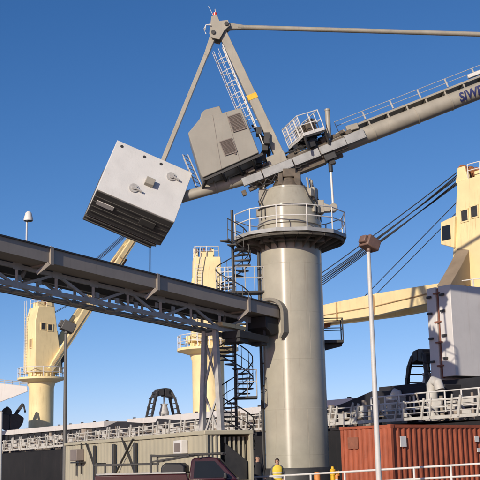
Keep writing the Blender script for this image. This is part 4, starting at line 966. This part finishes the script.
# ------------------------------------------------------------------ people
def person(loc, rz, label, jacket, trousers, vest=False, cap=False, h=1.78):
    vs, es, rs = [], [], []
    def add(p_, r, parent):
        vs.append(V(p_)); rs.append(r if isinstance(r, tuple) else (r, r))
        if parent is not None: es.append((parent, len(vs) - 1))
        return len(vs) - 1
    pel = add((0, 0, .96), (.15, .105), None); wa = add((0, 0, 1.1), (.14, .1), pel); ch = add((0, .0, 1.28), (.165, .11), wa); ub_ = add((0, .01, 1.41), (.12, .085), ch)
    nk = add((0, .005, 1.51), .058, ub_); jaw = add((0, -.015, 1.585), (.072, .082), nk); hd = add((0, -.005, 1.66), (.085, .102), jaw); tp_ = add((0, .005, 1.735), (.072, .088), hd)
    add((0, -.108, 1.64), .011, hd)
    for sx in (-1, 1):
        shd = add((sx * .18, .01, 1.42), .062, ub_); el = add((sx * .25, .04, 1.13), .045, shd); wr = add((sx * .2, -.14, .95), .03, el); pm_ = add((sx * .18, -.2, .91), (.042, .02), wr)
        for k, (dx, ln) in enumerate(((-.03, .075), (-.01, .085), (.01, .08), (.03, .062))):
            f1 = add((sx * .18 + dx, -.235, .885), .0095, pm_); f2 = add((sx * .18 + dx, -.25, .885 - ln * .5), .009, f1); add((sx * .18 + dx * .9, -.235, .885 - ln), .0075, f2)
        th_ = add((sx * .18 - sx * .045, -.19, .89), .012, wr); add((sx * .18 - sx * .05, -.225, .865), .01, th_)
        hp_ = add((sx * .095, 0, .88), .095, pel); kn_ = add((sx * .11, -.015, .5), .062, hp_); an = add((sx * .115, .02, .1), .045, kn_); add((sx * .125, -.16, .045), (.045, .04), an)
    me = bpy.data.meshes.new('person'); me.from_pydata([tuple(v_) for v_ in vs], es, []); me.update()
    tmp = bpy.data.objects.new('tmp', me); COL.objects.link(tmp)
    sk = tmp.modifiers.new('skin', 'SKIN'); sk.use_smooth_shade = True; ss = tmp.modifiers.new('sub', 'SUBSURF'); ss.levels = 2
    if not me.skin_vertices: me.attributes
    for i, sv_ in enumerate(me.skin_vertices[0].data): sv_.radius = rs[i]; sv_.use_root = (i == 0)
    dg = bpy.context.evaluated_depsgraph_get(); dg.update(); body = bpy.data.meshes.new_from_object(tmp.evaluated_get(dg)); bpy.data.objects.remove(tmp)
    body.materials.clear()
    for m_ in (M['skin'], jacket, trousers, M['poly']): body.materials.append(m_)
    for p_ in body.polygons:
        c_ = p_.center
        p_.material_index = 0 if c_.z > 1.5 or (c_.y < -.15 and c_.z > .75) else 1 if (c_.z > .93 or abs(c_.x) > .2 and c_.z > .9) else 2 if c_.z > .11 else 3
        p_.use_smooth = True
    o = bpy.data.objects.new('person', body); COL.objects.link(o); tag(o, label, 'person', 'people on the quay')
    def shell(name, sel, off, mat):
        t = MB(); idx = {}; 
        for p_ in body.polygons:
            if sel(p_.center):
                f = []
                for i in p_.vertices:
                    if i not in idx: idx[i] = len(t.v); t.v.append(body.vertices[i].co + body.vertices[i].normal * off)
                    f.append(idx[i])
                t.f.append(tuple(f)); t.m.append(0)
        return t.build(name, mat, o)
    shell('cap' if cap else 'hair', lambda c_: c_.z > 1.685 or (c_.z > 1.57 and c_.y > .005), .016, M['jacket'] if cap else M['hair'])
    if vest:
        def garment(name, rings, mat):
            t = MB(); k = 28; vs = []; fs = []
            for z, a, b in rings: vs += [V((a * math.copysign(abs(math.cos(2 * math.pi * i / k)) ** .8, math.cos(2 * math.pi * i / k)), .005 + b * math.copysign(abs(math.sin(2 * math.pi * i / k)) ** .8, math.sin(2 * math.pi * i / k)), z)) for i in range(k)]
            for r_ in range(len(rings) - 1): fs += [(r_ * k + i, r_ * k + (i + 1) % k, (r_ + 1) * k + (i + 1) % k, (r_ + 1) * k + i) for i in range(k)]
            t.add(vs, fs); return t.build(name, mat, o)
        RG = [(.86, .185, .15), (.95, .19, .15), (1.1, .18, .142), (1.28, .2, .145), (1.4, .19, .125), (1.455, .13, .1), (1.485, .075, .075)]
        vst = garment('vest', RG, M['hivis'])
        for z in (1.0, 1.17): q_ = .188 if z < 1.1 else .19; garment('reflective_band', [(z, q_ + .006, .156), (z + .05, q_ + .006, .154)], M['reflect'])
    t = MB()
    for sx in (-1, 1): t.lathe([(.004, -.012), (.011, -.006), (.013, 0), (.011, .006), (.004, .012)], (sx * .032, -.098, 1.667), 10)
    each(t, 'eye', M['poly'], o)
    t = MB()
    for sx in (-1, 1): t.box((sx * .084, .005, 1.64), (.018, .03, .06))
    each(t, 'ear', M['skin'], o, .008)
    o.scale = (h / 1.8,) * 3; place(o, loc, rz); return o
p_ = at(277, 457, 45.2)
person((p_.x, 45.2, 0), R(8), 'person in a yellow hi-vis vest with dark hair standing at the foot of the column', M['shirt'], M['jeans'], vest=True, h=p_.z + .01)
p_ = at(257.5, 453.5, 45.8)
person((p_.x, 45.8, 0), R(25), 'person in a dark jacket standing beside the open end of the beige container', M['jacket'], M['jacket'], cap=True, h=p_.z)

# ------------------------------------------------------------------ light
AZ, EL = R(-31), R(21)                                              # sun behind the camera to the left
sd = V((math.sin(AZ) * math.cos(EL), -math.cos(AZ) * math.cos(EL), math.sin(EL)))
sun = bpy.data.lights.new('sun', 'SUN'); sun.energy = 4.7; sun.angle = R(.53); sun.color = (1, .905, .76)
so = bpy.data.objects.new('sun', sun); COL.objects.link(so); so.rotation_euler = sd.to_track_quat('Z', 'Y').to_euler(); so.location = (-20, -30, 30)
wd = bpy.data.worlds.new('World'); sc.world = wd; wd.use_nodes = True
nt = wd.node_tree; bg = nt.nodes['Background']; sk = nt.nodes.new('ShaderNodeTexSky'); sk.sky_type = 'NISHITA'; sk.sun_disc = False
sk.sun_elevation = EL; sk.sun_rotation = math.atan2(sd.x, sd.y)
sk.air_density = .5; sk.dust_density = .3; sk.ozone_density = 2.0; sk.altitude = 0
sp_ = nt.nodes.new('ShaderNodeSeparateColor'); cb2 = nt.nodes.new('ShaderNodeCombineColor'); nt.links.new(sk.outputs[0], sp_.inputs[0])
for k, (pw, mu) in enumerate(((1.4, .60), (1.0, 1.0), (.8, 1.64))):  # film response of the old print
    a = nt.nodes.new('ShaderNodeMath'); a.operation = 'POWER'; a.inputs[1].default_value = pw; nt.links.new(sp_.outputs[k], a.inputs[0])
    b = nt.nodes.new('ShaderNodeMath'); b.operation = 'MULTIPLY'; b.inputs[1].default_value = mu; nt.links.new(a.outputs[0], b.inputs[0]); nt.links.new(b.outputs[0], cb2.inputs[k])
nt.links.new(cb2.outputs[0], bg.inputs['Color']); bg.inputs['Strength'].default_value = .108
vs_ = sc.view_settings; vs_.view_transform = 'Standard'; vs_.look = 'None'; vs_.exposure = 0; vs_.gamma = 1; vs_.use_curve_mapping = False
sc.cycles.max_bounces = 6
